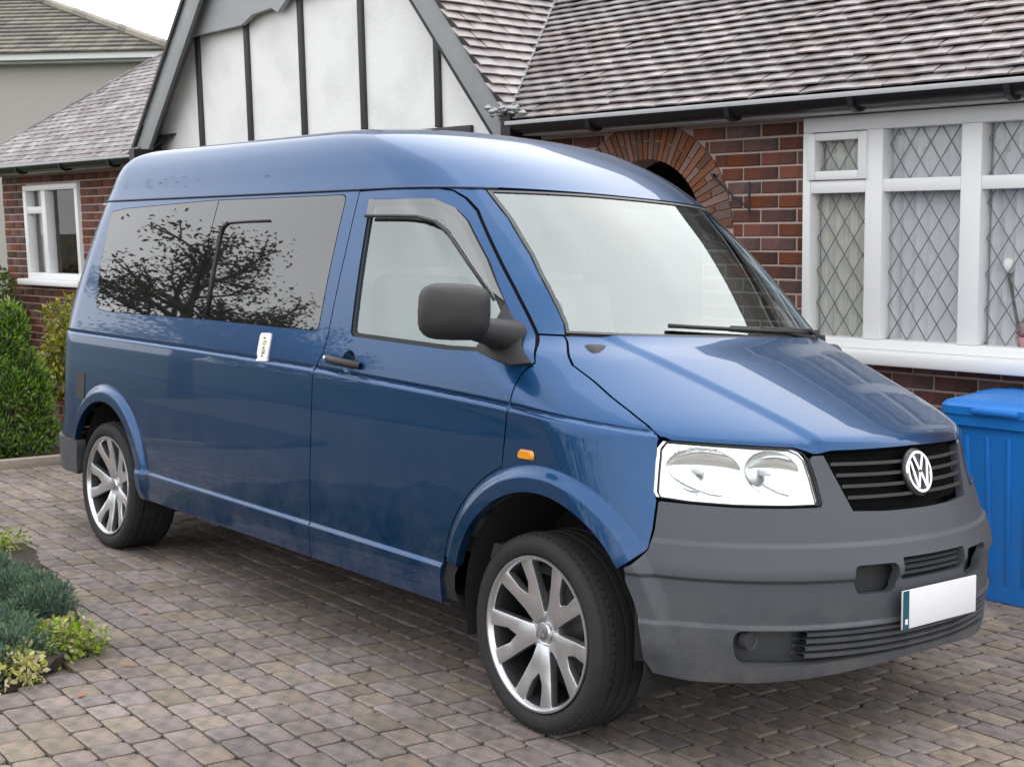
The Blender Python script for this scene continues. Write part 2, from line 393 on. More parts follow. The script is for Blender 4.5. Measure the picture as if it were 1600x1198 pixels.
tag(bulk.build('paver_field', pms, drive), kind='stuff')
# planting beds
def bed(name, poly, z, seed):
    r = random.Random(seed)
    f = lambda u, v: (u, v, z+.03*math.sin(u*7+v*3)*math.sin(v*9)+r.uniform(-.008, .008))
    o = panel(name, poly, [], .07, f, (0, 0, 1), mat('bed_soil', (.055, .042, .03), rough=.95, var=.4, scale=25, bump=.8, bscale=40), None, flange=.05)
    o.matrix_world = TM; return tag(o, kind='structure')
bed('planting_bed', BED, .012, 1)
bed('side_border', [(-6.30, -4.2), (-6.32, -.6), (-6.45, .10), (-6.95, .50), (-7.8, .95), (-10.5, 1.3), (-12.5, 1.3), (-12.5, -4.2)], .02, 2)
# stone edging of the side border
em = mat('edging_stone', (.34, .29, .24), rough=.85, var=.25, scale=20, bump=.4)
er = empty('edging_kerb'); er.matrix_world = TM
pts = [(-6.22, -3.0), (-6.24, -.6), (-6.38, .16), (-6.9, .58), (-7.8, 1.03)]
k = 0
for (a, b) in zip(pts[:-1], pts[1:]):
    n = max(1, int(math.dist(a, b)/.42))
    for i in range(n):
        p = [a[j]+(b[j]-a[j])*(i+.02)/n for j in (0, 1)]; q = [a[j]+(b[j]-a[j])*(i+.98)/n for j in (0, 1)]
        fix(MB().bar((p[0], p[1], .02), (q[0], q[1], .02), .075, .09).build('edging_stone', em, er), .01, 2)
tag(er, 'low pale stone edging along the border with the green conifer', 'kerb')

# ================================================================== BUNGALOW
K = 1.145; AZ = R_(4)
P0 = CAM+K*(np.array([-1.22525, 1.82460, 1.5008])-CAM)
house = empty('bungalow', (P0[0], P0[1], 1.5008*(1-K)), AZ); house.scale = (K, K, K)
tag(house, 'red brick bungalow with black and white gable, arched porch and tiled roof', 'house')
ex, ey = np.array([math.cos(AZ), math.sin(AZ), 0]), np.array([-math.sin(AZ), math.cos(AZ), 0])
def HW(s, y, z): return np.array([P0[0], P0[1], 1.5008*(1-K)])+K*(ex*s+ey*y+np.array([0, 0, z]))
mortar = mat('mortar', (.47, .37, .32), rough=.95, var=.25, scale=60)
brick_m = mat('brick', (.155, .060, .047), rough=.85, var=.35, scale=18, var_obj=.42, hue=.012, bump=.5, bscale=70, col2=(.075, .038, .034), c2scale=7)
brick_b = mat('brick_mass', (.155, .060, .047), rough=.85, var=.35, scale=18, var_isl=.42, hue=.012, bump=.5, bscale=70, col2=(.075, .038, .034), c2scale=7)
arch_m = mat('arch_brick', (.215, .105, .076), rough=.85, var=.3, scale=18, var_obj=.3, hue=.006, bump=.5, bscale=70)
AC, AZC, AR, ARO = -.83, 1.375, .395, .60
# --- walls (mortar bed) with openings
arch_hole = [(AC-AR, -.8)]+[(AC-AR*math.cos(t), AZC+AR*math.sin(t)) for t in np.linspace(0, math.pi, 25)]+[(AC+AR, -.8)]
win_hole = [(.235, .70), (2.06, .70), (2.06, 1.935), (.235, 1.935)]
fw = lambda u, v: (u, .008, v)
wall_r = panel('wall', [(-2.3, -.85), (3.4, -.85), (3.4, 1.955), (-2.3, 1.955)], [arch_hole, win_hole], .3, fw, (0, -1, 0), mortar, house, flange=.22, hb=.08, smooth=False)
lw_hole = [(-8.83, .865), (-7.68, .865), (-7.68, 1.83), (-8.83, 1.83)]
wall_l = panel('wall', [(-9.36, -.85), (-6.1, -.85), (-6.1, 1.955), (-9.36, 1.955)], [lw_hole], .3, fw, (0, -1, 0), mortar, house, flange=.22, hb=.08, smooth=False)
def brick_geo(l, h, d=.09):
    b = .004; V = [(0, d, 0), (l, d, 0), (l, d, h), (0, d, h), (0, b, 0), (l, b, 0), (l, b, h), (0, b, h), (b, 0, b), (l-b, 0, b), (l-b, 0, h-b), (b, 0, h-b)]
    F = [(8, 9, 10, 11)]+[(i, (i+1) % 4, 4+(i+1) % 4, 4+i) for i in range(4)]+[(4+i, 4+(i+1) % 4, 8+(i+1) % 4, 8+i) for i in range(4)]
    return V, F
bcache = {}
def lay(wall, s0, s1, z0, z1, excl, course=.075, bl=.225, limit=300):
    mass = MB(); n = 0; items = []
    rows = int((z1-z0)/course)
    for r in range(rows):
        za = z0+r*course; zm = za+course/2; iv = [(s0, s1)]
        for f in excl:
            e = f(zm)
            if e:
                iv2 = []
                for a, b in iv:
                    if e[0] > a: iv2.append((a, min(b, e[0])))
                    if e[1] < b: iv2.append((max(a, e[1]), b))
                iv = [(a, b) for a, b in iv2 if b-a > .02]
        for a, b in iv:
            u = math.floor((a-s0)/bl)*bl+s0-(bl/2 if r % 2 else 0)
            while u < b:
                p, q = max(u, a)+.0058, min(u+bl, b)-.0058; u += bl
                if q-p < .02: continue
                vis = in_view(HW((p+q)/2, 0, zm), 12); items.append((not vis, p, q, za+.006, random.gauss(0, .0018)))
    items.sort(key=lambda t: t[0])
    for hid, p, q, z, dy in items:
        l = round(q-p, 2); V, F = brick_geo(q-p, course-.012)
        if not hid and n < limit:
            if l not in bcache:
                me = bpy.data.meshes.new('brick'); me.from_pydata(V, [], F); me.materials.append(brick_m); bcache[l] = me
            o = link('brick', bcache[l], wall); o.location = (p, dy, z); n += 1
        else: mass.add([(x+p, y+dy, zz+z) for x, y, zz in V], F)
    if mass.V: tag(mass.build('brick_field', brick_b, wall), kind='stuff')
def ex_arch(z):
    if z > AZC+ARO: return None
    if z > AZC: h = math.sqrt(max(0, ARO**2-(z-AZC)**2)); return (AC-h, AC+h)
    return (AC-AR, AC+AR) if z < AZC-.06 else (AC-ARO, AC+ARO)
lay(wall_r, -2.3, 3.35, -.85, 1.945, [ex_arch, lambda z: (.235, 2.06) if z > .70 else None])
lay(wall_l, -9.36, -6.15, -.85, 1.945, [lambda z: (-8.83, -7.68) if .865 < z < 1.83 else None])
wall_m = panel('wall', [(-6.1, -.85), (-2.3, -.85), (-2.3, 1.955), (-6.1, 1.955)], [], .3, fw, (0, -1, 0), mortar, house, flange=.22, hb=.08, smooth=False)
lay(wall_m, -6.15, -2.3, -.85, 1.945, [])
# gable end return of the left wall
MB().box((-9.36, .012, -.85), (-9.34, 5.5, 1.95)).build('side_wall', brick_b, house)
# arch voussoirs
nv = 37
for i in range(nv):
    a0 = math.pi*(i+.10)/nv; a1 = math.pi*(i+.90)/nv
    cuts = [(AR, ARO)] if i % 2 else [(AR, AR+.1), (AR+.108, ARO)]
    for r0, r1 in cuts:
        pl = [(AC+r*math.cos(a), AZC+r*math.sin(a)) for r, a in ((r0, a0), (r1, a0), (r1, a1), (r0, a1))]
        if pl[1][1] > 1.95: pl = [(a, min(b, 1.95)) for a, b in pl]
        MB().prism(pl, lambda u, v, w_: (u, -.006+random.gauss(0, .0005)*0+w_, v), .12).build('arch_brick', arch_m, wall_r)
# porch inside the arch
pd = mat('porch_plaster', (.10, .075, .06), rough=.9, var=.3)
po = MB(); po.box((AC-.9, 1.5, -.9), (AC+.9, 1.55, 2.2)); po.box((AC-.92, .24, -.9), (AC-.88, 1.5, 2.2)); po.box((AC+.88, .24, -.9), (AC+.92, 1.5, 2.2)); po.box((AC-.9, .24, 1.9), (AC+.9, 1.5, 1.94))
po.build('porch', pd, house)
dr = fix(MB().box((AC-.40, 1.43, -.85), (AC+.40, 1.49, 1.25)).build('front_door', mat('dark_door', (.03, .02, .018), rough=.4), house), .01)
# --- windows
white = mat('white_upvc', (.85, .85, .85), rough=.35, spec=.5, var=.03, scale=8)
pane_m = thin_glass('window_glass', (.965, .97, .975), ior=1.5)
lead_m = mat('lead_strip', (.20, .215, .225), rough=.5, metal=.3)
net_m = mat('net_curtain', (.67, .68, .70), rough=.9, var=.12, scale=12)
net2_m = mat('drawn_curtain', (.62, .62, .56), rough=.9, var=.12, scale=9)
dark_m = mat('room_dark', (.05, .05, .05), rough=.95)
def member(name, x0, x1, z0, z1, y0, y1, par, m_=white, bv=.006): return fix(MB().box((x0, y0, z0), (x1, y1, z1)).build(name, m_, par), bv, 2)
def lattice(par, x0, x1, z0, z1, dx=.105, dz=.168, wv=.0036):
    mb = MB(); x0 += .002; x1 -= .002
    for sgn in (1, -1):
        c = -20
        while c < 20:                                            # lines z = z0 + sgn*(x-x0)*dz/dx + c*dz
            c += 1; p = []
            for x in (x0, x1): p.append((x, z0+sgn*(x-x0)*dz/dx+c*dz))
            (xa, za), (xb, zb) = p
            def cut(xa, za, xb, zb):
                t0, t1 = 0., 1.; d = zb-za
                for lim, s in ((z0, 1), (z1, -1)):
                    fa, fb = s*(za-lim), s*(zb-lim)
                    if fa < 0 and fb < 0: return None
                    if fa < 0: t0 = max(t0, fa/(fa-fb))
                    if fb < 0: t1 = min(t1, fa/(fa-fb))
                if t1-t0 < .02: return None
                return (xa+(xb-xa)*t0, za+d*t0, xa+(xb-xa)*t1, za+d*t1)
            r = cut(xa, za, xb, zb)
            if r: mb.bar((r[0], .028+(.002 if sgn > 0 else 0), r[1]), (r[2], .028+(.002 if sgn > 0 else 0), r[3]), wv, .006, up=(0, 1, 0))
    return mb.build('lead_lattice', lead_m, par)
def pane(par, x0, x1, z0, z1, y=.035): return mesh('pane', [(x0, y, z0), (x1, y, z0), (x1, y, z1), (x0, y, z1)], [(0, 1, 2, 3)], pane_m, par)
def curtain(par, x0, x1, z0, z1, y, m_, waves=14, amp=.02, name='net_curtain'):
    n = 90; V = []; F = []
    for i in range(n+1):
        u = x0+(x1-x0)*i/n; yy = y+amp*math.sin(i/n*waves*6.28+.6*math.sin(i*.31))+amp*.4*math.sin(i*1.7)
        V += [(u, yy, z0), (u, yy+.004, z1)]
    for i in range(n): F.append((2*i, 2*i+2, 2*i+3, 2*i+1))
    return mesh(name, V, F, m_, par, True)
def window_right():
    wn = empty('bay_window', parent=house)
    z0, z1 = .81, 1.86
    member('sill', .20, 2.10, .70, .765, -.16, .02, wn, bv=.012); member('frame_rail', .24, 2.06, .765, .815, -.045, .06, wn)
    member('frame_rail', .24, 2.06, 1.855, 1.932, -.045, .06, wn)
    lights = [(.285, .598), (.693, 1.097), (1.198, 1.602), (1.70, 2.015)]
    edges = [(.24, .285), (.598, .693), (1.097, 1.198), (1.602, 1.70), (2.015, 2.06)]
    for a, b in edges: member('mullion', a, b, .815, 1.855, -.047, .062, wn)
    for i, (a, b) in enumerate(lights):
        member('transom', a, b, 1.548, 1.612, -.043, .058, wn)
        if i in (0, 3):                                          # opening top light
            for q in ((a-.012, a+.035, 1.615, 1.85), (b-.035, b+.012, 1.615, 1.85)): member('casement_frame', *q, -.062, .03, wn)
            for q in ((a+.035, b-.035, 1.615, 1.66), (a+.035, b-.035, 1.812, 1.85)): member('casement_frame', *q, -.062, .03, wn)
            pane(wn, a+.034, b-.034, 1.658, 1.814, .0); lattice(wn, a+.036, b-.036, 1.66, 1.812).location.y = -.034
        else: pane(wn, a-.003, b+.003, 1.61, 1.857); lattice(wn, a, b, 1.613, 1.855)
        pane(wn, a-.003, b+.003, .813, 1.55); lattice(wn, a, b, .815, 1.548)
    curtain(wn, .26, .66, .80, 1.9, .058, net2_m, 5, .012, name='curtain')
    curtain(wn, .66, 2.05, .80, 1.9, .060, net_m, 22, .012)
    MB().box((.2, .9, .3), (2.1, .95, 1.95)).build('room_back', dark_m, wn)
    MB().box((.2, .2, .55), (2.1, .95, .6)).build('window_board', white, wn)
    tag(wn, 'white framed bay window with diamond leaded panes')
window_right()
def window_left():
    wn = empty('window', parent=house)
    x0, x1, z0, z1 = -8.83, -7.68, .865, 1.83
    member('sill', x0-.07, x1+.07, .845, .905, -.12, .02, wn, bv=.012)
    member('frame_rail', x0, x1, z1-.055, z1, -.03, .06, wn); member('frame_rail', x0, x1, .905, .965, -.03, .06, wn)
    for a, b in ((x0, x0+.07), (-8.43, -8.34), (x1-.06, x1)): member('mullion', a, b, .965, z1-.055, -.032, .062, wn)
    member('transom', x0+.07, -8.43, 1.55, 1.62, -.028, .058, wn)
    pane(wn, x0+.065, -8.425, .96, 1.555); pane(wn, x0+.065, -8.425, 1.615, z1-.05); pane(wn, -8.345, x1-.055, .96, z1-.05)
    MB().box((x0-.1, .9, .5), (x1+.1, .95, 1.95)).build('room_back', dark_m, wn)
    curtain(wn, -8.05, -7.66, .9, 1.85, .15, mat('brown_curtain', (.10, .075, .06), rough=.9), 6, name='curtain')
    curtain(wn, x0, -8.7, .9, 1.85, .15, net_m, 3, name='curtain')
window_left()
# --- eaves: fascia, soffit, gutter, brackets
grey = mat('painted_grey_timber', (.33, .34, .35), rough=.6, var=.12, scale=9)
soff = mat('soffit_board', (.52, .52, .53), rough=.6, var=.08)
gut_m = mat('gutter_black', (.007, .007, .008), rough=.4, spec=.5)
lip_m = mat('gutter_sky_sheen', (.42, .42, .43), rough=.45, var=.1)  # sky reflection along the black gutter's lip, put in as pale grey colour
def eaves(s0, s1, brk):
    fix(MB().box((s0, -.22, 1.938), (s1, .05, 1.956)).build('soffit', soff, house))
    fix(MB().box((s0, -.218, 1.957), (s1, -.192, 2.025)).build('fascia', soff, house))
    g = MB(); n = 9; V = []
    prof = [(-.222+(-.055+.055*math.cos(t)), 2.0-.052*math.sin(t)) for t in np.linspace(0, math.pi, n)]
    inn = [(y+(.004 if i < n/2 else -.0) if False else -.277+(y+.277)*.93, z+.004) for i, (y, z) in enumerate(prof)][::-1]
    pr = prof+inn; k = len(pr); F = []
    for s in (s0-.02, s1+.02): V += [(s, y, z) for y, z in pr]
    F = [(i, (i+1) % k, k+(i+1) % k, k+i) for i in range(k)]
    F += [tuple(range(n))[::-1], tuple(range(k, k+n))]
    gt = mesh('gutter', V, F, gut_m, house); fix(gt)
    fix(MB().box((s0-.02, -.338, 1.997), (s1+.02, -.328, 2.021)).build('gutter_lip_sheen', lip_m, gt), .003)
    for b in brk: fix(MB().prism([(-.22, 2.005), (-.34, 1.995), (-.33, 1.945), (-.27, 1.925), (-.22, 1.935)], lambda u, v, w_: (b+w_, u, v), .03).build('gutter_bracket', gut_m, gt))
eaves(-1.62, 3.3, (-1.0, -.05, .66, 1.42, 2.3)); eaves(-9.72, -6.05, (-9.2, -8.3, -7.4, -6.5))
fix(MB().box((-1.68, -.33, 1.90), (-1.60, -.06, 2.06)).build('eaves_box', gut_m, house))
fix(MB().box((-6.06, -.36, 1.92), (-5.98, .0, 2.06)).build('eaves_box', gut_m, house))
# --- roofs
TP = math.tan(R_(36)); CP, SP = math.cos(R_(36)), math.sin(R_(36))
tile_m = mat('roof_tile', (.335, .29, .29), rough=.36, spec=.6, stain=.3, stscale=1.6, var=.28, scale=14, var_obj=.2, hue=.012, bump=.4, bscale=60, col2=(.30, .225, .21), c2scale=5)
tile_b = mat('roof_tile_mass', (.235, .208, .208), rough=.8, spec=.25, var=.25, scale=14, var_isl=.14, hue=.01, bump=.4, bscale=60, col2=(.34, .32, .32), c2scale=5)
under = mat('roof_underlay', (.03, .027, .025), rough=.95)
GL = .078; TW = .150; TH = .029
def tile_geo(wd, ln, th):                                        # x across, y up the slope, z off the plane; camber
    V = []
    for y, z in ((0, th-.009), (0, th), (ln, .004)):             # butt edge stands clear of the tile below: a real shadow gap
        for x, c in ((0, 0), (.5, .0025), (1, 0)): V.append(((x-.5)*wd, y, z+c))
    return V, [(0, 1, 4, 3), (1, 2, 5, 4), (3, 4, 7, 6), (4, 5, 8, 7), (0, 3, 6), (2, 8, 5)]
tV, tF = tile_geo(TW-.004, GL*1.25, TH)
tme = bpy.data.meshes.new('roof_tile'); tme.from_pydata(tV, [], tF); tme.materials.append(tile_m)
def tile_roof(name, O, U, S, nu, nr, ok, limit, deck, bond=.5, dm_=None, geo_=None):
    tV, tF = geo_ or tile_geo(TW-.004, GL*1.25, TH)
    """O eave origin, U along the eave, S up the slope (unit); ok(point) says whether a tile lies on this roof"""
    O, U, S = Vector(O), Vector(U).normalized(), Vector(S).normalized(); Nn = U.cross(S)
    if Nn.z < 0: Nn = -Nn
    dk = mesh(name, [tuple(Vector(d)-Nn*.012) for d in deck], [tuple(range(len(deck)))], dm_ or under, house)
    base = Matrix((U, S, Nn)).transposed(); mass = MB(); items = []
    for r in range(nr):
        for i in range(nu):
            p = O+U*((i+(bond if r % 2 else 0))*TW+random.gauss(0, .0015))+S*(r*GL+random.gauss(0, .0015))
            if not ok(p): continue
            items.append((not in_view(HW(*p), 15), p))
    items.sort(key=lambda t: t[0]); n = 0
    for hid, p in items:
        rot = Matrix.Rotation(random.gauss(0, .010), 3, 'Z') @ Matrix.Rotation(random.gauss(0, .02), 3, 'Y')
        M3 = base @ rot
        if not hid and n < limit:
            M4 = M3.to_4x4(); M4.translation = p+Nn*abs(random.gauss(0, .0015)); o = link('roof_tile', tme, dk, M4); n += 1
        else: mass.add([tuple(M3 @ Vector(v)+p) for v in tV], tF)
    if mass.V: tag(mass.build('tile_field', tile_b, dk), kind='stuff')
    return dk
GS, GC, GHW, GZ = 1.23, -3.99, 2.25, 2.05                        # gable: slope, centre, half width, base height
def gz(s): return GZ+GS*(GHW-abs(s-GC))
def main_z(y): return 2.010+TP*(y+.29)
def right_ok(p): return p.z > gz(p.x)+.02 or p.x > GC+GHW+.05
ev = 2.017
tile_roof('roof', (-3.3, -.29, ev), (1, 0, 0), (0, CP, SP), 44, 26, lambda p: right_ok(p) and p.x < 3.3, 300,
          [(-1.6, -.28, main_z(-.28)), (3.35, -.28, main_z(-.28)), (3.35, 4.6, main_z(4.6)), (-4.6, 4.6, main_z(4.6))])
mesh('ridge_slope', [(-9.72+4.96, 4.6, main_z(4.6)-.01), (3.4, 4.6, main_z(4.6)-.01), (3.4, 9.6, 1.98), (-9.72, 9.6, 1.98)], [(0, 1, 2, 3)], tile_b, house)
# right slope of the gable roof (its rows run back from the verge to the valley)
gl = math.hypot(1, GS); S2 = (-1/gl, 0, GS/gl)
def gr_ok(p): return p.x > GC and p.z > main_z(p.y)+.02-.06
tile_roof('gable_roof', (GC+GHW+.03, -.20, GZ+.02), (0, 1, 0), S2, 20, 50, gr_ok, 160,
          [(GC+GHW+.03, -.21, GZ), (GC, -.21, GZ+GS*GHW), (GC, 4.2, GZ+GS*GHW), (GC+GHW-.03, .0, GZ)], .28, tile_b)
mesh('gable_roof_back', [(GC-GHW-.03, -.21, GZ-.02), (GC, -.21, GZ+GS*GHW-.02), (GC, 4.2, GZ+GS*GHW-.02), (GC-GHW-.03, .1, GZ-.02)], [(0, 1, 2, 3)], tile_b, house)
# left roof with its hip
lt_ok = lambda p: p.x > -9.72+(p.y+.29)*1.0 and p.x < -3.9 and (p.z > gz(p.x)-.05 or p.x < GC-GHW)
TWs = TW
tile_roof('roof', (-9.9, -.29, ev), (1, 0, 0), (0, CP, SP), 40, 52, lt_ok, 0,
          [(-9.72, -.28, main_z(-.28)), (-6.0, -.28, main_z(-.28)), (-3.2, 4.6, main_z(4.6)), (-4.76, 4.6, main_z(4.6))], .5, None, tile_geo(TW-.004, GL*1.3, .013))
mesh('hip_slope', [(-9.72, -.28, main_z(-.28)-.005), (-4.76, 4.6, main_z(4.6)-.005), (-9.72, 9.6, 1.98)], [(0, 1, 2)], tile_b, house)
hp = MB()
for i in range(34):
    a = Vector((-9.72, -.28, main_z(-.28)+.01)); b = Vector((-4.76, 4.6, main_z(4.6)+.01)); p = a+(b-a)*(i/34); q = a+(b-a)*((i+1.05)/34)
    hp.tube([p, q+Vector((0, 0, .008))], [.022, .028], 8)
hp.build('hip_tiles', tile_b, house)
lead = mat('lead_flashing', (.30, .31, .32), rough=.55, metal=.2, var=.3, scale=12, bump=.6, bscale=20)
va = [(GC+GHW-(z-GZ)/GS-.01, (z-2.010)/TP-.29, z) for z in (2.04, 2.4, 2.8, 3.2, 3.6)]
vb = MB()
for i in range(len(va)-1):
    a, b = va[i], va[i+1]
    vb.add([(a[0]-.03, a[1], a[2]+.06), (a[0]+.07, a[1]-.01, a[2]+.035), (b[0]+.07, b[1]-.01, b[2]+.035), (b[0]-.03, b[1], b[2]+.06)], [(0, 1, 2, 3)])
vb.build('valley_lead', lead, house)
rl = random.Random(3); fl = MB()
for i in range(40):
    c = (-1.66+rl.gauss(0, .07), -.30+rl.gauss(0, .04), 2.06+rl.random()*.05); r = rl.uniform(.012, .04)
    fl.add([(c[0]+r*rl.uniform(.6, 1)*x, c[1]+r*y, c[2]+r*.6*z) for x, y, z in ((1, 0, 0), (0, 1, 0), (-1, 0, 0), (0, -1, 0), (0, 0, 1), (0, 0, -1))], [(0, 1, 4), (1, 2, 4), (2, 3, 4), (3, 0, 4), (1, 0, 5), (2, 1, 5), (3, 2, 5), (0, 3, 5)])
fl.build('valley_flashing', lead, house)
# --- black and white gable
render_w = mat('white_render', (.83, .83, .82), rough=.9, var=.05, scale=5, bump=.35, bscale=40, col2=(.68, .685, .67), c2scale=2.2, c2lo=.46, c2hi=.75)
beam = mat('black_timber', (.035, .036, .038), rough=.55, var=.3, scale=10)
barge = mat('bargeboard_grey', (.33, .34, .35), rough=.55, var=.2, scale=7)
gb = MB(); gb.prism([(GC-GHW, GZ-.12), (GC+GHW, GZ-.12), (GC+GHW, GZ), (GC, GZ+GS*GHW), (GC-GHW, GZ)], lambda u, v, w_: (u, -.02+w_, v), .1)
gable = gb.build('gable', render_w, house); fix(gable, smooth=False)
for s in (-6.15, -5.451, -4.75, -4.046, -3.342, -2.56, -1.86):
    ztop = gz(s)-.02
    if ztop > GZ+.02: fix(MB().box((s-.027, -.045, GZ-.0), (s+.027, -.015, ztop)).build('timber_stud', beam, gable), .004)
fix(MB().box((GC-GHW+.02, -.05, GZ-.075), (GC+GHW-.5, -.012, GZ-.005)).build('timber_rail', beam, gable), .004)
bw = .17
for sg in (-1, 1):
    foot = (GC+sg*(GHW+.06), GZ-.06); top = (GC, GZ-.06+GS*(GHW+.06)); n_ = (-GS*sg/gl*-1, 1/gl)
    inner = lambda p: (p[0]-sg*bw*GS/gl, p[1]-bw/gl)
    q0 = inner(foot); q1 = (GC, top[1]-bw*gl)
    poly = [foot, top, q1, (q0[0]-sg*.0, q0[1])]
    fix(MB().prism(poly, lambda u, v, w_: (u, -.20+w_, v), .03).build('bargeboard', barge, gable), .004)
    d = .03
    poly2 = [(foot[0]+sg*d, foot[1]+.02), (GC, top[1]+d*gl), (GC, top[1]), foot]
    fix(MB().prism(poly2, lambda u, v, w_: (u, -.225+w_, v), .06).build('verge_strip', beam, gable), .003)
    poly3 = [(q0[0], q0[1]), (q1[0], q1[1]), (q1[0], q1[1]-.03*gl), (q0[0]-sg*.03*GS/gl, q0[1]-.03/gl)]
    fix(MB().prism(poly3, lambda u, v, w_: (u, -.19+w_, v), .02).build('inner_moulding', beam, gable), .003)
# grey boarding with a ragged lower edge high in the gable
up = []; r2 = random.Random(5); s = -5.45
zs = {-5.45: 2.93, -5.0: 2.935, -4.7: 2.94, -4.55: 3.0, -4.3: 3.02, -4.22: 2.98, -4.1: 3.06, -3.75: 3.10, -3.4: 3.18}
low = [(a, b) for a, b in sorted(zs.items())]
poly = low+[(-3.3, 3.30), (-3.6, gz(-3.6)-.3), (GC, gz(GC)-.25), (-5.0, gz(-5.0)-.15)]
fix(MB().prism(poly, lambda u, v, w_: (u, -.11+w_, v), .04).build('gable_boarding', grey, gable), smooth=False)
# iron cable hook and wire on the brick pier
wr = MB(); pts = [HW(-.345, -.02, 1.66), HW(-.27, -.03, 1.60), HW(-.20, -.035, 1.545), HW(-.10, -.03, 1.48)]
wr.tube([tuple(p) for p in pts], .0055, 6); wr.tube([tuple(HW(-.10, -.03, 1.62)), tuple(HW(-.095, -.035, 1.55)), tuple(HW(-.10, -.03, 1.44))], .008, 6)
wr.tube([tuple(HW(-.345, .01, 1.66)), tuple(HW(-.345, -.03, 1.665))], .012, 8)
tag(wr.build('wall_cable', mat('black_cable', (.012, .012, .012), rough=.5)), 'thin black cable and hook fixed to the brick pier beside the arch', 'cable')
# ornaments on the window board
vb = MB(); vb.lathe([(0, 0), (.03, .0), (.02, .02), (.008, .05), (.008, .42), (.004, .42)], 14, 'z')
lp = vb.build('stem', mat('brass_stem', (.12, .11, .09), rough=.4), None, True)
lr = empty('table_lamp', tuple(HW(1.38, .042, .80))); lp.parent = lr; lp.rotation_euler = (0, -.22, 0)
sh = MB(); sh.lathe([(0, -.045), (.022, -.038), (.033, 0), (.026, .03), (0, .04)], 16, 'z', (-.09, 0, .45)); sh.build('shade', mat('white_shade', (.75, .75, .72), rough=.6), lr, True)
tag(lr, 'small lamp with round white shade behind the bay window glass', 'lamp')
fl = empty('flower_pot', tuple(HW(1.40, .04, .80)))
MB().lathe([(0, 0), (.03, 0), (.042, .07), (.036, .07), (.03, .02)], 14, 'z').build('pot', mat('pink_pot', (.45, .25, .25), rough=.6), fl, True)
mb = MB()
for i in range(26):
    c = np.array([rl.gauss(0, .03), rl.gauss(0, .012), .10+rl.gauss(0, .03)]); a = np.array([rl.gauss(0, 1) for _ in range(3)]); b = np.array([rl.gauss(0, 1) for _ in range(3)])
    a *= .014/np.linalg.norm(a); b *= .014/np.linalg.norm(b); mb.add([c-a, c-b, c+a, c+b], [(0, 1, 2, 3)])
mb.build('petals', mat('red_petal', (.35, .04, .06), rough=.6), fl)
tag(fl, 'red flowers in a pink pot behind the bay window glass', 'flower pot')

# ================================================================== NEIGHBOUR
A = Vector((-23.7, 6.1, 0)); B = Vector((-21.6, 8.42, 0)); dn = (B-A).normalized()
nb = empty('neighbour_house', (B.x, B.y, -.6), math.atan2(dn.y, dn.x))
rw = mat('pebbledash', (.42, .40, .37), rough=.95, var=.15, scale=30, bump=.6, bscale=90)
MB().box((-16, 0, 0), (0, 9, 5.25)).build('wall', rw, nb)
fix(MB().box((-16.4, -.42, 5.22), (.4, -.30, 5.38)).build('gutter', white, nb), .02)
fix(MB().box((-16.4, -.30, 5.16), (.4, .0, 5.22)).build('soffit', grey, nb), .01)
tp = .40; e = .5
roof = empty('roof', parent=nb)
nr = mat('weathered_tile', (.105, .09, .08), rough=.7, var=.4, scale=3, var_isl=.25, col2=(.16, .15, .11), c2scale=1.2)
c = MB(); g2 = .30
for r in range(18):
    y0, y1 = -e+r*g2, -e+(r+1)*g2+.03; z0, z1 = 5.36+(r*g2)*tp+.03, 5.36+((r+1)*g2)*tp
    x1a = e-(r*g2); x0a = -16.5
    nt_ = int((x1a-x0a)/.3)
    for i in range(nt_+1):
        xa = x0a+i*.3; xb = min(xa+.29, x1a)
        if xb > xa: c.add([(xa, y0, z0-.03), (xb, y0, z0-.03), (xb, y0, z0), (xa, y0, z0), (xb-(.0), y1, z1), (xa, y1, z1)], [(0, 1, 2, 3), (3, 2, 4, 5)])
tag(c.build('tile_field', nr, roof), kind='stuff')
mesh('deck', [(-16.5, -e, 5.34), (e, -e, 5.34), (-4.9, 4.9, 5.34+5.4*tp-.02), (-11, 4.9, 5.34+5.4*tp-.02), (e, 10, 5.34), (-16.5, 10, 5.34)], [(0, 1, 2, 3), (1, 4, 2), (4, 5, 3, 2)], nr, roof)
for i in range(22):
    p = Vector((e-i*.235, -e+i*.235, 5.40+i*.235*tp)); q = p+Vector((-.26, .26, .26*tp))
    MB().tube([p, q], [.085, .10], 7).build('hip_tile', mat('hip_tile', (.21, .19, .155), rough=.75, var_obj=.5), roof)
fix(MB().box((-6.6, 2.6, 5.6), (-5.6, 3.6, 8.6)).build('chimney', brick_b, nb), .02)
tag(nb, 'pebbledashed grey house with brown hipped roof and white gutter, far behind', 'house')
# ================================================================== VAN  (drive frame: x forward, y to its left, z up; front axle at x=0)
van = empty('panel_van'); van.matrix_world = TM
tag(van, 'dark blue high-roof camper van with grey bumpers parked on the drive', 'van')
def pchip(xs, ys):
    xs = np.array(xs, float); ys = np.array(ys, float); h = np.diff(xs); d = np.diff(ys)/h; mm = np.zeros(len(xs)); mm[0] = d[0]; mm[-1] = d[-1]
    for i in range(1, len(xs)-1):
        if d[i-1]*d[i] > 0: w1 = 2*h[i]+h[i-1]; w2 = h[i]+2*h[i-1]; mm[i] = (w1+w2)/(w1/d[i-1]+w2/d[i])
    def f(x):
        x = np.clip(x, xs[0], xs[-1]); i = np.clip(np.searchsorted(xs, x)-1, 0, len(xs)-2); t = (x-xs[i])/h[i]
        return (1+2*t)*(1-t)**2*ys[i]+t*(1-t)**2*h[i]*mm[i]+t*t*(3-2*t)*ys[i+1]+t*t*(t-1)*h[i]*mm[i+1]
    return f
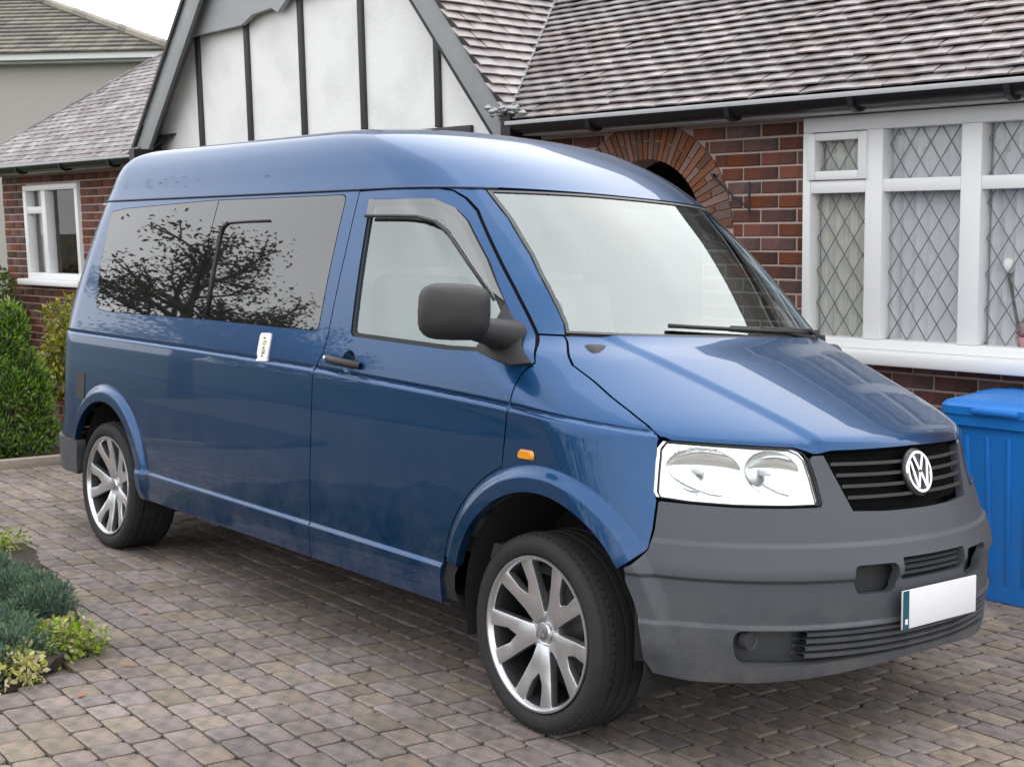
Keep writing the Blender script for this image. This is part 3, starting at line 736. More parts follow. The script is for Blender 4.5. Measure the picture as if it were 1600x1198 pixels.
def lut(f, a=.10, b=2.0, n=3800):                                 # fast table of a profile curve
    T = [float(v) for v in f(np.linspace(a, b, n+1))]; k = n/(b-a)
    def g(x):
        t = (x-a)*k
        if t <= 0: return T[0]
        if t >= n: return T[n]
        i = int(t); return T[i]+(T[i+1]-T[i])*(t-i)
    return g
Wf = pchip([.18,.33,.45,.7,.9,1.06,1.12,1.26,1.8,1.86],[.895,.922,.938,.952,.953,.950,.944,.922,.80,.782])
XF = pchip([.18,.26,.36,.46,.56,.64,.70,.80,.93,1.005,1.03,1.05,1.08,1.16,1.25,1.315,1.36,1.5,1.7,1.86],[.78,.845,.875,.888,.893,.892,.875,.845,.803,.780,.766,.735,.672,.49,.26,.08,.022,-.118,-.322,-.503])
DF = pchip([.18,.6,1.0,1.16,1.32,1.5,1.86],[.62,.70,.74,.76,.64,.60,.66])
NF = pchip([.18,.6,1.0,1.1,1.2,1.36,1.86],[2.2,2.12,1.98,2.15,2.2,2.35,2.4])
XR = pchip([.18,.3,.6,.62,1.1,1.3,1.86],[-4.33,-4.38,-4.38,-4.345,-4.33,-4.30,-4.12])
DR = pchip([.18,1.1,1.86],[.5,.5,.42]); NR = 2.5
Wf, XF, DF, NF, XR, DR = (lut(f) for f in (Wf, XF, DF, NF, XR, DR))
def sidey(x, z):
    w_, xf, d, n, xr, dr_ = Wf(z), XF(z), DF(z), NF(z), XR(z), DR(z)
    u = min(max((x-(xf-d))/d, 0), 1); v = min(max(((xr+dr_)-x)/dr_, 0), 1)
    return w_*(1-u**n)**(1/n)*(1-v**NR)**(1/NR)
def frontx(y, z):
    w_, xf, d, n = Wf(z), XF(z), DF(z), NF(z); return xf-d+d*(1-min(abs(y)/w_, 1)**n)**(1/n)
def sstep(a, b, x): t = min(max((x-a)/(b-a), 0), 1); return t*t*(3-2*t)
CREASE = pchip([-4.4, -3.9, -2.46, -1.39, -.9, -.5, -.15, .13, .5], [1.127, 1.126, 1.122, 1.114, 1.102, 1.092, 1.079, 1.064, 1.036])
CREASE = lut(CREASE, -4.5, .6)
FA, RA = (.02, .385, .43), (-3.38, .385, .40)                    # wheel arches: x, z, radius
def sdisp(x, z):
    zc = CREASE(x); d = -.010*math.exp(-((z-zc)/.0065)**2)
    if z < zc: d += .007*math.exp(-(zc-z)/.07)
    d += .012*(1-sstep(.462, .482, z))
    for cx, cz, r0 in (FA, RA):
        r = math.hypot(x-cx, z-cz)
        if r < r0+.13: d += .026*(1-sstep(r0+.045, r0+.085, r))*(1 if z > .40 else sstep(.30, .40, z))
    return d
def fender_fade(x): return 1-sstep(.25, .45, x)*.0
def SR(s):                                                       # side map, s=-1 right-hand side (towards the camera), +1 left
    return lambda x, z: (x, s*(sidey(x, z)+sdisp(x, z)), z)
def bdisp(z):                                                    # bumper mouldings
    return .013*sstep(.735, .722, z)*1.0 if False else .013*(sstep(.615, .630, z)-sstep(.722, .736, z))+.010*(1-sstep(.478, .490, z))
def phi_of_y(y, z): return math.copysign(math.asin(min(1, (abs(y)/Wf(z))**(NF(z)/2))), y)
def phi_of_x(x, z): return math.acos(min(1, max(0, (x-XF(z)+DF(z))/DF(z)))**(NF(z)/2))
def FP(disp=None, back=0.):
    def f(ph, z):
        w_, xf, d, n = Wf(z), XF(z), DF(z), NF(z); a = abs(ph); a = min(a, math.pi/2-1e-6)
        x = xf-d+d*math.cos(a)**(2/n); y = math.copysign(w_*math.sin(a)**(2/n), ph) if a > 0 else 0.
        if disp:
            k = disp(z); rr_ = math.hypot(x-FA[0], z-FA[1]); k += .026*(1-sstep(FA[2]+.045, FA[2]+.085, rr_))*sstep(.30, .42, z)
            x += k*math.cos(a); y += k*math.sin(a)*math.copysign(1, ph)
        return (x-back, y, z)
    return f
FY = lambda y, z: (frontx(y, z), y, z)
# --- paint and trim
paint = mat('blue_metallic_paint', (.002, .052, .158), rough=.33, metal=.78, spec=.4, coat=.72, coat_rough=.02)
paint.node_tree.nodes['Principled BSDF'].inputs['Coat IOR'].default_value = 1.5
dirty(paint, .30, .85, .45)
plastic = mat('grey_bumper_plastic', (.050, .058, .070), rough=.48, spec=.5, bump=.06, bscale=900, var=.06, scale=6)
dirty(plastic, .28, .62, .5, scale=9, coat=False)
black = mat('black_plastic', (.016, .016, .017), rough=.5)
mirror_p = mat('mirror_plastic', (.018, .0175, .019), rough=.55, spec=.5, bump=.08, bscale=700)
rubber = mat('window_rubber', (.012, .012, .013), rough=.6)
shell_m = mat('inner_shell', (.012, .013, .016), rough=.9)
glass = thin_glass('van_glass', (.66, .76, .72), ior=2.65, sheen=(.93, 1, 1))
privacy = mat('privacy_glass', (.012, .013, .013), rough=.015, spec=.5, ior=2.0)
chrome = mat('chrome', (.75, .76, .78), rough=.12, metal=1.)
alloy = mat('alloy_silver', (.62, .63, .65), rough=.28, metal=.9, coat=.5)
tyre_m = mat('tyre_rubber', (.022, .022, .023), rough=.75, spec=.35, var=.25, scale=18, bump=.15, bscale=200)
# --- outlines (x, z), measured on the body side
def arc(c, r, a0, a1, n=18): return [(c[0]+r*math.cos(t), c[1]+r*math.sin(t)) for t in np.linspace(R_(a0), R_(a1), n)]
SB = .332
fa_out = FA[2]+.10
a_door = math.degrees(math.acos((-.187-FA[0])/fa_out)); a_sill = 180+math.degrees(math.asin((FA[1]-SB)/fa_out))
door = [(-1.386, SB), (-1.386, 1.105), (-1.335, 1.19), (-1.325, 1.25), (-1.322, 1.60), (-1.328, 1.838), (-1.16, 1.841), (-.875, 1.842), (-.80, 1.832), (-.735, 1.803), (-.664, 1.756), (-.52, 1.622), (-.365, 1.476), (-.177, 1.284), (-.130, 1.232), (-.150, 1.20), (-.170, 1.08), (-.181, .95)]
door += arc(FA, fa_out, a_door, a_sill, 16)
hx, hz_ = -1.175, 1.158
hole_h = [(hx+.022+.046*math.cos(t), hz_+.001+.044*math.sin(t)) for t in np.linspace(0, 2*math.pi, 24, endpoint=False)]
door_win = roundpoly([(-1.240, 1.806), (-.845, 1.801), (-.735, 1.764), (-.657, 1.716), (-.484, 1.563), (-.304, 1.366), (-.205, 1.262), (-.30, 1.254), (-.54, 1.246), (-1.170, 1.258)], .025, 3)
gapx = .006
FTOP = [tuple(v) for v in densify([(-.139, 1.318), (-.080, 1.276), (-.014, 1.229), (.085, 1.186), (.180, 1.142), (.27, 1.103), (.345, 1.068), (.375, 1.045)], .012) if v[0] > -.138][:0]
for a_, b_ in zip([(-.139, 1.318), (-.080, 1.276), (-.014, 1.229), (.085, 1.186), (.180, 1.142), (.27, 1.103), (.345, 1.068)], [(-.080, 1.276), (-.014, 1.229), (.085, 1.186), (.180, 1.142), (.27, 1.103), (.345, 1.068), (frontx(.812, 1.034)-.007, 1.034)]):
    FTOP += [(a_[0]+(b_[0]-a_[0])*t, a_[1]+(b_[1]-a_[1])*t) for t in np.linspace(0, 1, 7)[1:-1 if b_[1] == 1.034 else 7]]
hl = [(-.806, 1.024), (-.820, 1.002), (-.846, .872), (-.844, .856), (-.79, .849), (-.686, .845), (-.55, .845), (-.450, .848), (-.443, .856), (-.446, .93), (-.455, .985), (-.468, 1.003), (-.495, 1.014), (-.68, 1.020)]
fender = [(-.181+gapx, .95), (-.170+gapx, 1.08), (-.150+gapx, 1.195), (-.122, 1.228), (-.170, 1.288), (-.199, 1.318), (-.139, 1.318), *FTOP,  (frontx(.812, 1.034)-.007, 1.034), (frontx(.822, 1.002)-.007, 1.002), (frontx(.848, .872)-.007, .872), (.433, .846), (.440, .76), (.438, .70), (.408, .66)]
fender += arc(FA, FA[2], 35, 166, 24)[0:]
a1 = 168
fender += [(FA[0]+fa_out*math.cos(R_(t))*1.0+.004, FA[1]+fa_out*math.sin(R_(t))-.002) for t in np.linspace(166, a_door, 12)]
pillar = [(-.142, 1.325), (-.206, 1.325), (-.359, 1.482), (-.514, 1.628), (-.658, 1.762), (-.731, 1.809), (-.80, 1.838), (-.875, 1.8465), (-.74, 1.8465), (-.70, 1.840), (-.55, 1.728), (-.400, 1.597), (-.27, 1.468), (-.165, 1.356)]
rear_win = roundpoly([(-3.700, 1.790), (-3.503, 1.805), (-2.591, 1.829), (-1.416, 1.830), (-1.403, 1.263), (-2.319, 1.264), (-3.480, 1.251), (-3.606, 1.262), (-3.66, 1.45)], .035, 4, only=(0, 3, 4, 7))
ra_l = 180+math.degrees(math.asin((RA[1]-.54)/RA[2])) if False else 180-math.degrees(math.asin((.54-RA[1])/RA[2]))
XE = lambda z: XR(z)+.17
quarter = [(-1.392, SB)]+[(-1.392, 1.105), (-1.341, 1.19), (-1.331, 1.25), (-1.328, 1.60), (-1.334, 1.8465)]
quarter += [(XE(1.8465), 1.8465), (XE(1.6), 1.6), (XE(1.3), 1.3), (XE(1.1), 1.1), (XE(.8), .8), (XE(.63), .63), (XE(.545), .545)]
quarter += [(RA[0]+RA[2]*math.cos(R_(t)), RA[1]+RA[2]*math.sin(R_(t))) for t in np.linspace(ra_l, 0-math.degrees(math.asin((RA[1]-SB)/RA[2])), 26)]
# extra sample points along mouldings and arches
EXT = []
for x in np.arange(-4.1, .42, .02):
    EXT += [(x, CREASE(x)+d) for d in (-.05, -.03, -.018, -.010, -.005, 0, .005, .010, .018)]+[(x, z) for z in (.455, .462, .467, .472, .477, .482, .490)]
for cx, cz, r0 in (FA, RA):
    for dr_ in (.02, .045, .053, .060, .067, .074, .082, .09):
        EXT += [(cx+(r0+dr_)*math.cos(t), cz+(r0+dr_)*math.sin(t)) for t in np.arange(-.2, 3.4, .04)]
paints = []
for s in (-1, 1):
    d_ = panel('front_door', door, [door_win, hole_h], .032, SR(s), (0, s, 0), paint, van, flange=.03, extra=EXT)
    f_ = panel('front_wing', fender, [], .028, SR(s), (0, s, 0), paint, van, flange=.035, extra=EXT)
    panel('windscreen_pillar', pillar, [], .02, SR(s), (.3, s, 0), paint, van, flange=.03)
    q_ = panel('side_panel', quarter, [rear_win], .036, SR(s), (0, s, 0), paint, van, flange=.035, extra=EXT)
    # dark shell behind the seams
    sh = [(-.10, 1.30), (-.40, 1.597), (-.70, 1.838), (-.80, 1.845), (XE(1.84)+.02, 1.845), (XE(1.3)+.02, 1.3), (XE(.8)+.02, .8), (XE(.56)+.02, .56)]+[(RA[0]+(RA[2]+.01)*math.cos(R_(t)), RA[1]+(RA[2]+.01)*math.sin(R_(t))) for t in np.linspace(ra_l, -8, 20)]
    sh += [(-.42, SB+.01)]+arc(FA, FA[2]+.01, 187, 36, 20)+[(.42, .70), (.41, .85), (.39, 1.0), (.30, 1.07)]
    panel('inner_panel', sh, [door_win, rear_win], .09, SR(s), (0, s, 0), shell_m, van, off=-.022, flange=0, hb=.05)
    # door glass, rubber, wind deflector
    inset = [(-1.236, 1.800), (-.85, 1.795), (-.742, 1.76), (-.664, 1.713), (-.492, 1.56), (-.312, 1.364), (-.216, 1.266), (-.30, 1.260), (-.54, 1.252), (-1.165, 1.264)]
    panel('door_glass', door_win, [], .06, SR(s), (0, s, 0), glass, d_, off=-.012, flange=0)
    inn = [(x*.985-.012 if False else x, z) for x, z in door_win]
    cx_, cz_ = np.mean(door_win, 0)
    shr = roundpoly([(-1.222, 1.788), (-.85, 1.783), (-.748, 1.748), (-.674, 1.702), (-.505, 1.552), (-.33, 1.362), (-.245, 1.276), (-.30, 1.270), (-.54, 1.263), (-1.153, 1.275)], .02, 3)
    panel('window_seal', door_win, [shr], .02, SR(s), (0, s, 0), rubber, d_, off=-.006, flange=.006)
    visor = [(-1.232, 1.80), (-.845, 1.796), (-.737, 1.76), (-.66, 1.711), (-.50, 1.57), (-.36, 1.425), (-.415, 1.455), (-.57, 1.575), (-.70, 1.672), (-.78, 1.712), (-.88, 1.732), (-1.222, 1.738)]
    vz = panel('wind_deflector', visor, [], .03, SR(s), (0, s, 0), thin_glass('smoked_deflector', (.30, .32, .33), ior=2.4), d_, off=.012, flange=.004)
    ed = MB(); ed.tube([(x, s*(sidey(x, z)+.015), z) for x, z in ((-1.225, 1.737), (-1.05, 1.735), (-.88, 1.731), (-.78, 1.711), (-.70, 1.671), (-.57, 1.574), (-.415, 1.454))], .007, 6); ed.build('deflector_edge', black, d_, True)
    # rear side glass: two panes with a dark joint, slider frame
    gp = []
    def split(poly, x0, side):
        o = []; n = len(poly)
        for i in range(n):
            a, b = poly[i], poly[(i+1) % n]; ia, ib = (a[0]-x0)*side > 0, (b[0]-x0)*side > 0
            if ia: o.append(a)
            if ia != ib: t = (x0-a[0])/(b[0]-a[0]); o.append((x0, a[1]+t*(b[1]-a[1])))
        return o
    sh_in = [((x+2.53)*.9965-2.53, (z-1.54)*.988+1.54) for x, z in rear_win]
    for x0, sd_ in ((-2.505, 1), (-2.512, -1)):
        panel('side_window', split(sh_in, x0, sd_), [], .06, SR(s), (0, s, 0), privacy, q_, off=.001, flange=.004)
    panel('window_seal', rear_win, [], .06, SR(s), (0, s, 0), rubber, q_, off=-.012, flange=0)
    sl = MB(); P = lambda x, z: (x, s*(sidey(x, z)+.004), z)
    sl.tube([P(-1.985, 1.724), P(-2.2, 1.722), P(-2.36, 1.716)], .006, 6); sl.tube([P(-2.36, 1.716), P(-2.392, 1.70), P(-2.402, 1.66), P(-2.385, 1.45), P(-2.361, 1.292)], [.010]*5, 6)
    sl.build('slider_frame', black, q_, True)
    # handle
    rows = []; n = 24
    for i in range(7):
        f = 1-i/6*.98; dp = .034*(1-f*f)
        rows.append([(hx+.022+.0462*f*math.cos(t), s*(sidey(hx, hz_+.044*f*math.sin(t))-dp), hz_+.001+.0442*f*math.sin(t)) for t in np.linspace(0, 2*math.pi, n, endpoint=False)])
    V = [v for r_ in rows for v in r_]; F = [(i*n+k, i*n+(k+1) % n, (i+1)*n+(k+1) % n, (i+1)*n+k) for i in range(6) for k in range(n)]
    mesh('handle_recess', V, F, paint, d_, True)
    hb_ = MB(); hb_.tube([P(hx-.115, hz_+.004), P(hx-.108, hz_+.006), (hx-.08, s*(sidey(hx, hz_)+.028), hz_+.005), (hx, s*(sidey(hx, hz_)+.038), hz_), (hx+.08, s*(sidey(hx, hz_)+.028), hz_-.006), P(hx+.108, hz_-.010)], [.012, .015, .017, .017, .017, .014], 10)
    fix(hb_.build('door_handle', black, d_))
    lk = MB().lathe([(0, 0), (.011, 0), (.012, -.006), (0, -.008)], 14, 'y', (hx-.098, 0, hz_+.004)).build('lock_cylinder', chrome, d_, True)
    lk.location.y = s*(sidey(hx, hz_)+.030); lk.scale.y = -s if s > 0 else 1
    # side repeater
    io = MB(); cx0, cz0 = -.061, .929
    po_ = roundpoly([(-.041, -.017), (.041, -.015), (.037, .018), (-.037, .017)], .014, 4)
    k_ = len(po_); V = [(cx0+u, s*(sidey(cx0+u, cz0+v)+.003), cz0+v) for u, v in po_]+[(cx0+u*.8, s*(sidey(cx0+u*.8, cz0+v*.7)+.014), cz0+v*.7) for u, v in po_]
    io.add(V, [(i, (i+1) % k_, k_+(i+1) % k_, k_+i) for i in range(k_)]+[tuple(range(k_, 2*k_))])
    am = mat('amber_lens', (.75, .27, .01), rough=.15, coat=1.)
    fix(io.build('side_indicator', am, f_))
    if s > 0: continue                                          # nothing of the other mirror shows
    # mirror
    mr_ = MB()
    def sec(c, a, b, hx_, hz2, n=20, e=3.9):                      # superellipse section around c in directions a,b
        out_ = []
        for t in np.linspace(0, 2*math.pi, n, endpoint=False):
            ct, st = math.cos(t), math.sin(t)
            out_.append(tuple(np.array(c)+np.array(a)*math.copysign(abs(ct)**(2/e), ct)*hx_+np.array(b)*math.copysign(abs(st)**(2/e), st)*hz2))
        return out_
    n = 24; yax = np.array([.35, s*-.94*-1, 0]); yax = np.array([-.36, s*.93, 0]); xax = np.array([.93, s*.36, 0])
    c0 = np.array([-.292, s*1.095, 1.392]); rows = []
    for k, (off_, sx, sz, dz) in enumerate(((-.045, .100, .080, -.002), (-.050, .117, .092, -.002), (-.02, .122, .096, -.002), (.02, .119, .093, -.001), (.05, .104, .080, 0), (.068, .075, .055, .002), (.074, .03, .02, .003))):
        rows.append(sec(c0+xax*off_+np.array([0, 0, dz]), yax, (0, 0, 1), sx, sz, n))
    V = [v for r_ in rows for v in r_]; F = [(i*n+k, i*n+(k+1) % n, (i+1)*n+(k+1) % n, (i+1)*n+k) for i in range(len(rows)-1) for k in range(n)]
    F += [tuple(range(n))[::-1], tuple((len(rows)-1)*n+k for k in range(n))]
    mo = MB().add(V, F)
    arm = [(-.285, s*1.08, 1.340), (-.282, s*1.02, 1.335), (-.285, s*.96, 1.326), (-.293, s*.90, 1.314), (-.305, s*.82, 1.305)]
    if s > 0: c0 = np.array([-.50, .985, 1.392]); yax = np.array([-.97, .24, 0]); xax = np.array([.24, .97, 0]); arm = [(-.42, .965, 1.338), (-.37, .95, 1.338), (-.33, .92, 1.335), (-.30, .88, 1.332), (-.28, .80, 1.325)]
    rows = [sec(np.array(p), (.9, 0, 0), (0, 0, 1), wx, wz, 16, 2.6) for p, wx, wz in zip(arm, (.052, .056, .062, .072, .080), (.034, .040, .046, .056, .062))]
    V = [v for r_ in rows for v in r_]; F = [(i*16+k, i*16+(k+1) % 16, (i+1)*16+(k+1) % 16, (i+1)*16+k) for i in range(len(rows)-1) for k in range(16)]
    mo.add(V, F+[tuple(range(16))[::-1], tuple((len(rows)-1)*16+k for k in range(16))])
    mirror = mo.build('door_mirror', mirror_p, van); fix(mirror)
    foot = [(-.352, 1.408), (-.30, 1.360), (-.205, 1.275), (-.133, 1.222), (-.150, 1.213), (-.33, 1.236), (-.40, 1.252), (-.38, 1.30)]
    panel('mirror_foot', [(-.352, 1.415), (-.205, 1.272), (-.128, 1.222), (-.20, 1.212), (-.30, 1.232), (-.385, 1.252), (-.352, 1.30)], [], .03, SR(s), (0, s, 0), mirror_p, mirror, off=.014, flange=.02)
    gl_ = MB().add(sec(c0+xax*-.0465, yax, (0, 0, 1), .098, .078, n), [tuple(range(n))]); gl_.build('mirror_glass', chrome, mirror)
# --- roof
RT = dict(z=[1.85,1.90,1.97,2.035,2.088,2.121,2.139,2.151,2.155], w=[.785,.772,.757,.735,.695,.62,.50,.28,.02], xf=[-.505,-.583,-.71,-.862,-1.02,-1.19,-1.40,-1.75,-2.2],
          d=[.66,.66,.66,.66,.66,.62,.5,.3,.02], xr=[-4.12,-4.10,-4.07,-4.03,-3.96,-3.86,-3.7,-3.3,-2.24], dr=[.42,.42,.42,.42,.42,.42,.4,.3,.02])
RF = {k: pchip(range(9), v) for k, v in RT.items()}
def ringpts(w_, xf, d, n, xr, dr_, N_=26):
    a = np.linspace(0, math.pi/2, N_); X = list(xf-d+d*np.cos(a)**(2/n)); Y = list(w_*np.sin(a)**(2/n))
    xs_ = np.linspace(xf-d, xr+dr_, 32)[1:-1]; X += list(xs_); Y += [w_]*len(xs_)
    b = np.linspace(math.pi/2, 0, N_); X += list(xr+dr_-dr_*np.cos(b)**(2/NR)); Y += list(w_*np.sin(b)**(2/NR))
    X, Y = np.array(X), np.array(Y)
    return np.concatenate([X, X[-2:0:-1]]), np.concatenate([-Y, Y[-2:0:-1]])
rows = []
for t in list(np.linspace(0, 7.9, 46)):
    X, Y = ringpts(RF['w'](t), RF['xf'](t), RF['d'](t), 2.4, RF['xr'](t), RF['dr'](t)); z = RF['z'](t)
    rows.append([(x, y, z+.0035) for x, y in zip(X, Y)])
n = len(rows[0]); low = [[(x, y, 1.838) for x, y in [((p[0]+2.3)*.992-2.3, p[1]*.985) for p in rows[0]]]]
allr = low+[[(p[0], p[1], p[2]) for p in rows[0]]]+rows
V = [v for r_ in allr for v in r_]; F = [(i*n+k, (i+1)*n+k, (i+1)*n+(k+1) % n, i*n+(k+1) % n) for i in range(len(allr)-1) for k in range(n)]
F.append(tuple((len(allr)-1)*n+k for k in range(n)))
ro = MB().add(V, F).build('roof', paint, van); fix(ro)
# drip moulding along the roof joint
for s in (-1, 1):
    dm_ = MB(); dm_.tube([(x, s*(sidey(x, 1.848)+.004), 1.8485) for x in np.arange(-3.95, -.62, .08)], .0055, 6); dm_.build('roof_moulding', mat('dark_blue_moulding', (.015, .035, .09), rough=.35), van, True)
# --- windscreen, cowl, bonnet
pin = [(-.145, 1.330), (-.165, 1.356), (-.21, 1.404), (-.27, 1.468), (-.335, 1.532), (-.400, 1.597), (-.475, 1.663), (-.55, 1.728), (-.70, 1.840)]
wse = [(sidey(x, z)-.004, z) for x, z in pin]
ws = [(-.3, 1.328), (0, 1.327), (.3, 1.328)]+wse+[(.3, 1.845), (0, 1.846), (-.3, 1.845)]+[(-y, z) for y, z in wse[::-1]]
wss = panel('windscreen', ws, [], .05, FY, (1, 0, .6), glass, van, off=-.003, flange=0)
ws_in = [(y*.983, 1.585+(z-1.585)*.972) for y, z in ws]
panel('windscreen_seal', ws, [ws_in], .03, FY, (1, 0, .6), mat('screen_trim', (.06, .062, .065), rough=.35), wss, off=.001, flange=.004)
bon = [(-.69, 1.319), (-sidey(-.139, 1.318)+.006, 1.3185)]+[(-sidey(x, z)+.006, z) for x, z in FTOP]+[(-.804, 1.038), (-.795, 1.0305), (-.65, 1.026), (-.490, 1.0205), (-.455, 1.010), (-.43, 1.001), (-.36, 1.002), (0, 1.008)]
bon = bon+[(-y, z) for y, z in bon[-2::-1]]
bcr = lut(pchip([.9, 1.0, 1.15, 1.32], [.36, .40, .50, .62]))
def BON(y, z):
    x = frontx(y, z); k = .010*(1-sstep(bcr(z)-.035, bcr(z)+.02, abs(y)))
    return (x+k*.5, y, z+k)
bex = [(sg*(bcr(z)+d), z) for z in np.arange(1.0, 1.32, .012) for sg in (-1, 1) for d in (-.035, -.02, -.008, .005, .02)]
bonnet = panel('bonnet', bon, [], .022, BON, (.6, 0, 1), paint, van, flange=.03, extra=bex)
cowl = MB(); ys_ = np.linspace(-.71, .71, 30)
V = []
for y in ys_: V += [(frontx(y, 1.318)-.008, y, 1.306), (frontx(y, 1.336)-.005, y, 1.331)]
cowl.add(V, [(2*i, 2*i+2, 2*i+3, 2*i+1) for i in range(29)]); cowl.build('cowl_panel', black, van)
def wiper(y0, y1, z1, par):
    mb = MB(); a = Vector((frontx(y0, 1.318)+.01, y0, 1.320)); b = Vector((frontx(y1, z1)+.012, y1, z1+.012))
    mb.tube([a, a+(b-a)*.3+Vector((.02, 0, .02)), a+(b-a)*.62+Vector((.012, 0, .014))], [.012, .010, .007], 6)
    pts = []
    for t in np.linspace(-.05, 1, 12):
        y = y0+(y1-y0)*(t*1.0); z = 1.336+(z1-1.336)*max(t, 0)**1.2; pts.append((frontx(y, z)+.010, y, z+.010))
    mb.tube(pts, .008, 6); mb.tube([(p[0]-.004, p[1], p[2]-.004) for p in pts], .004, 4)
    return mb.build('wiper', black, par, True)
wiper(.48, -.36, 1.356, van); wiper(.62, .12, 1.352, van)
for y in (.48, .62): fix(MB().lathe([(0, .02), (.022, .015), (.026, -.01)], 14, 'z', (frontx(y, 1.318)-.0, y, 1.318)).build('wiper_spindle', black, van))
# --- headlamps
refl = mat('lamp_reflector', (.90, .91, .92), rough=.13, metal=.92)
bowl_m = mat('lamp_bowl', (.86, .88, .88), rough=.25, metal=.7)
lens = thin_glass('lamp_lens', (.95, .97, .97), ior=1.45)
for s in (1, -1):                                               # s=1 keeps the traced side (y<0)
    pl = [(y*s, z) for y, z in hl]
    def pan(y, z):
        d = .016
        for cy_, cz_, ry_, rz_, dep in ((-.552, .935, .082, .072, .060), (-.725, .935, .088, .074, .055)):
            q_ = ((y*s-cy_)/ry_)**2+((z-cz_)/rz_)**2
            if q_ < 1: d = max(d, .016+dep*(1-q_)**.8)
        return (frontx(y, z)-d, y, z)
    rim_ = [(s*(cy_+k_*ry_*math.cos(t)), cz_+k_*rz_*math.sin(t)) for cy_, cz_, ry_, rz_ in ((-.552, .935, .082, .072), (-.725, .935, .088, .074)) for k_ in (.97, 1.03, .8, .6, .4, .2) for t in np.linspace(0, 2*math.pi, 40)]
    hp_ = panel('headlamp', pl, [], .012, pan, (1, 0, 0), refl, van, flange=0, extra=rim_)
    for cy_ in (-.552, -.725): MB().lathe([(0, .030), (.007, .027), (.009, .010), (.009, -.02)], 12, 'x', (frontx(cy_, .935)-.060, cy_*s, .935)).build('bulb', mat('bulb_glass', (.75, .77, .76), rough=.08, coat=1.), hp_, True)
    panel('lamp_glass', pl, [], .03, FY, (1, 0, 0), lens, hp_, off=-.002, flange=0)
    hp_in = [(-.6405+((y)-(-.6405))*.955, .935+(z-.935)*.93) for y, z in hl]
    panel('lamp_seal', pl, [[(y*s, z) for y, z in hp_in]], .02, FY, (1, 0, 0), rubber, hp_, off=-.004, flange=.004) if False else None
    edp = [(frontx(y, z)+.0005, y*s, z) for y, z in densify([(a, b) for a, b in hl], .03)]
    MB().tube(edp+edp[:1], .0032, 5).build('lamp_seal', rubber, hp_, True)
# --- grille
gr_p = [(-.389, .996), (0, 1.0025), (.389, .996), (.328, .832), (0, .826), (-.328, .832)]
grille = panel('grille', gr_p, [], .06, lambda y, z: (frontx(y, z)-.035, y, z), (1, 0, 0), mat('grille_void', (.004, .004, .004), rough=.95, spec=.1), van, flange=0)
bar_m = mat('grille_bar', (.05, .052, .056), rough=.4)
for z in (.866, .900, .934, .968):
    t = (z-.83)/.166; hw = .328+.061*t-.004; ys_ = np.linspace(-hw, hw, 24); V = []; F = []
    for y in ys_:
        x = frontx(y, z); V += [(x-.016, y, z-.003), (x-.004, y, z-.0055), (x-.004, y, z+.0055), (x-.016, y, z+.003)]
    for i in range(23):
        for k in range(4): F.append((4*i+k, 4*i+4+k, 4*i+4+(k+1) % 4, 4*i+(k+1) % 4))
    fix(MB().add(V, F).build('grille_slat', bar_m, grille))
# round emblem: ring with interlaced V over W
em_ = empty('emblem', parent=van); em_.location = (frontx(0, .931)+.004, 0, .931); em_.rotation_euler = (0, R_(-16), 0)
MB().lathe([(0, -.012), (.078, -.012), (.080, .0), (.074, .003), (0, .003)], 40, 'x').build('emblem_disc', mat('emblem_black', (.02, .02, .022), rough=.3), em_, True)
fix(MB().lathe([(.058, .002), (.060, .010), (.069, .010), (.071, .002)], 48, 'x').build('emblem_ring', chrome, em_))
def strokes(name, segs, wd):
    mb = MB()
    for i, (a, b) in enumerate(segs): mb.bar((.0065+.0004*i, a[0], a[1]), (.0065+.0004*i, b[0], b[1]), wd, .009, up=(1, 0, 0))
    return fix(mb.build(name, chrome, em_))
strokes('emblem_v', [((-.026, .053), (-.0035, .006)), ((.026, .053), (.0035, .006))], .0115)
strokes('emblem_w', [((-.047, .036), (-.023, -.052)), ((-.023, -.052), (-.003, -.004)), ((.003, -.004), (.023, -.052)), ((.023, -.052), (.047, .036))], .0115)
# --- front bumper
def ph(y, z): return phi_of_y(y, z)
def side_end(sg):
    L_ = [(sg*phi_of_x(.440, .8405), .8405), (sg*phi_of_x(.447, .76), .76), (sg*phi_of_x(.445, .70), .70), (sg*phi_of_x(.415, .655), .655), (sg*phi_of_x(.394, .64), .64)]
    for z in (.60, .54, .48, .42, .36): L_.append((sg*phi_of_x(FA[0]+math.sqrt(FA[2]**2-(z-FA[1])**2)+.002, z), z))
    L_.append((sg*phi_of_x(.47, .318), .318))
    return L_
right = side_end(-1); left = side_end(1)
bot = [(ph(y, z), z) for y, z in ((-.80, .306), (-.65, .308), (-.50, .318), (-.30, .336), (-.12, .350), (.12, .350), (.30, .336), (.50, .318), (.65, .308), (.80, .306))]
top_r = [(ph(y, z), z) for y, z in ((.846, .8445), (.79, .8415), (.686, .8375), (.55, .8375), (.444, .840), (.436, .854), (.438, .93), (.447, .982), (.434, .994), (.398, .995), (.395, .987), (.334, .826), (.20, .8205), (0, .8195))]
top_l = [(-a, z) for a, z in top_r[-2::-1]]
bump = right+bot+left[::-1]+top_r+top_l
rect = lambda y0, y1, z0, z1: [(ph(y0, z0), z0), (ph(y1, z0), z0), (ph(y1, z1), z1), (ph(y0, z1), z1)]
tow = roundpoly([(ph(-.372, .575), .575), (ph(-.205, .572), .572), (ph(-.20, .668), .668), (ph(-.385, .668), .668)], .03, 4)
tow2 = [(-a, z) for a, z in tow][::-1]
inl = roundpoly(rect(-.178, .178, .607, .680), .008, 2)
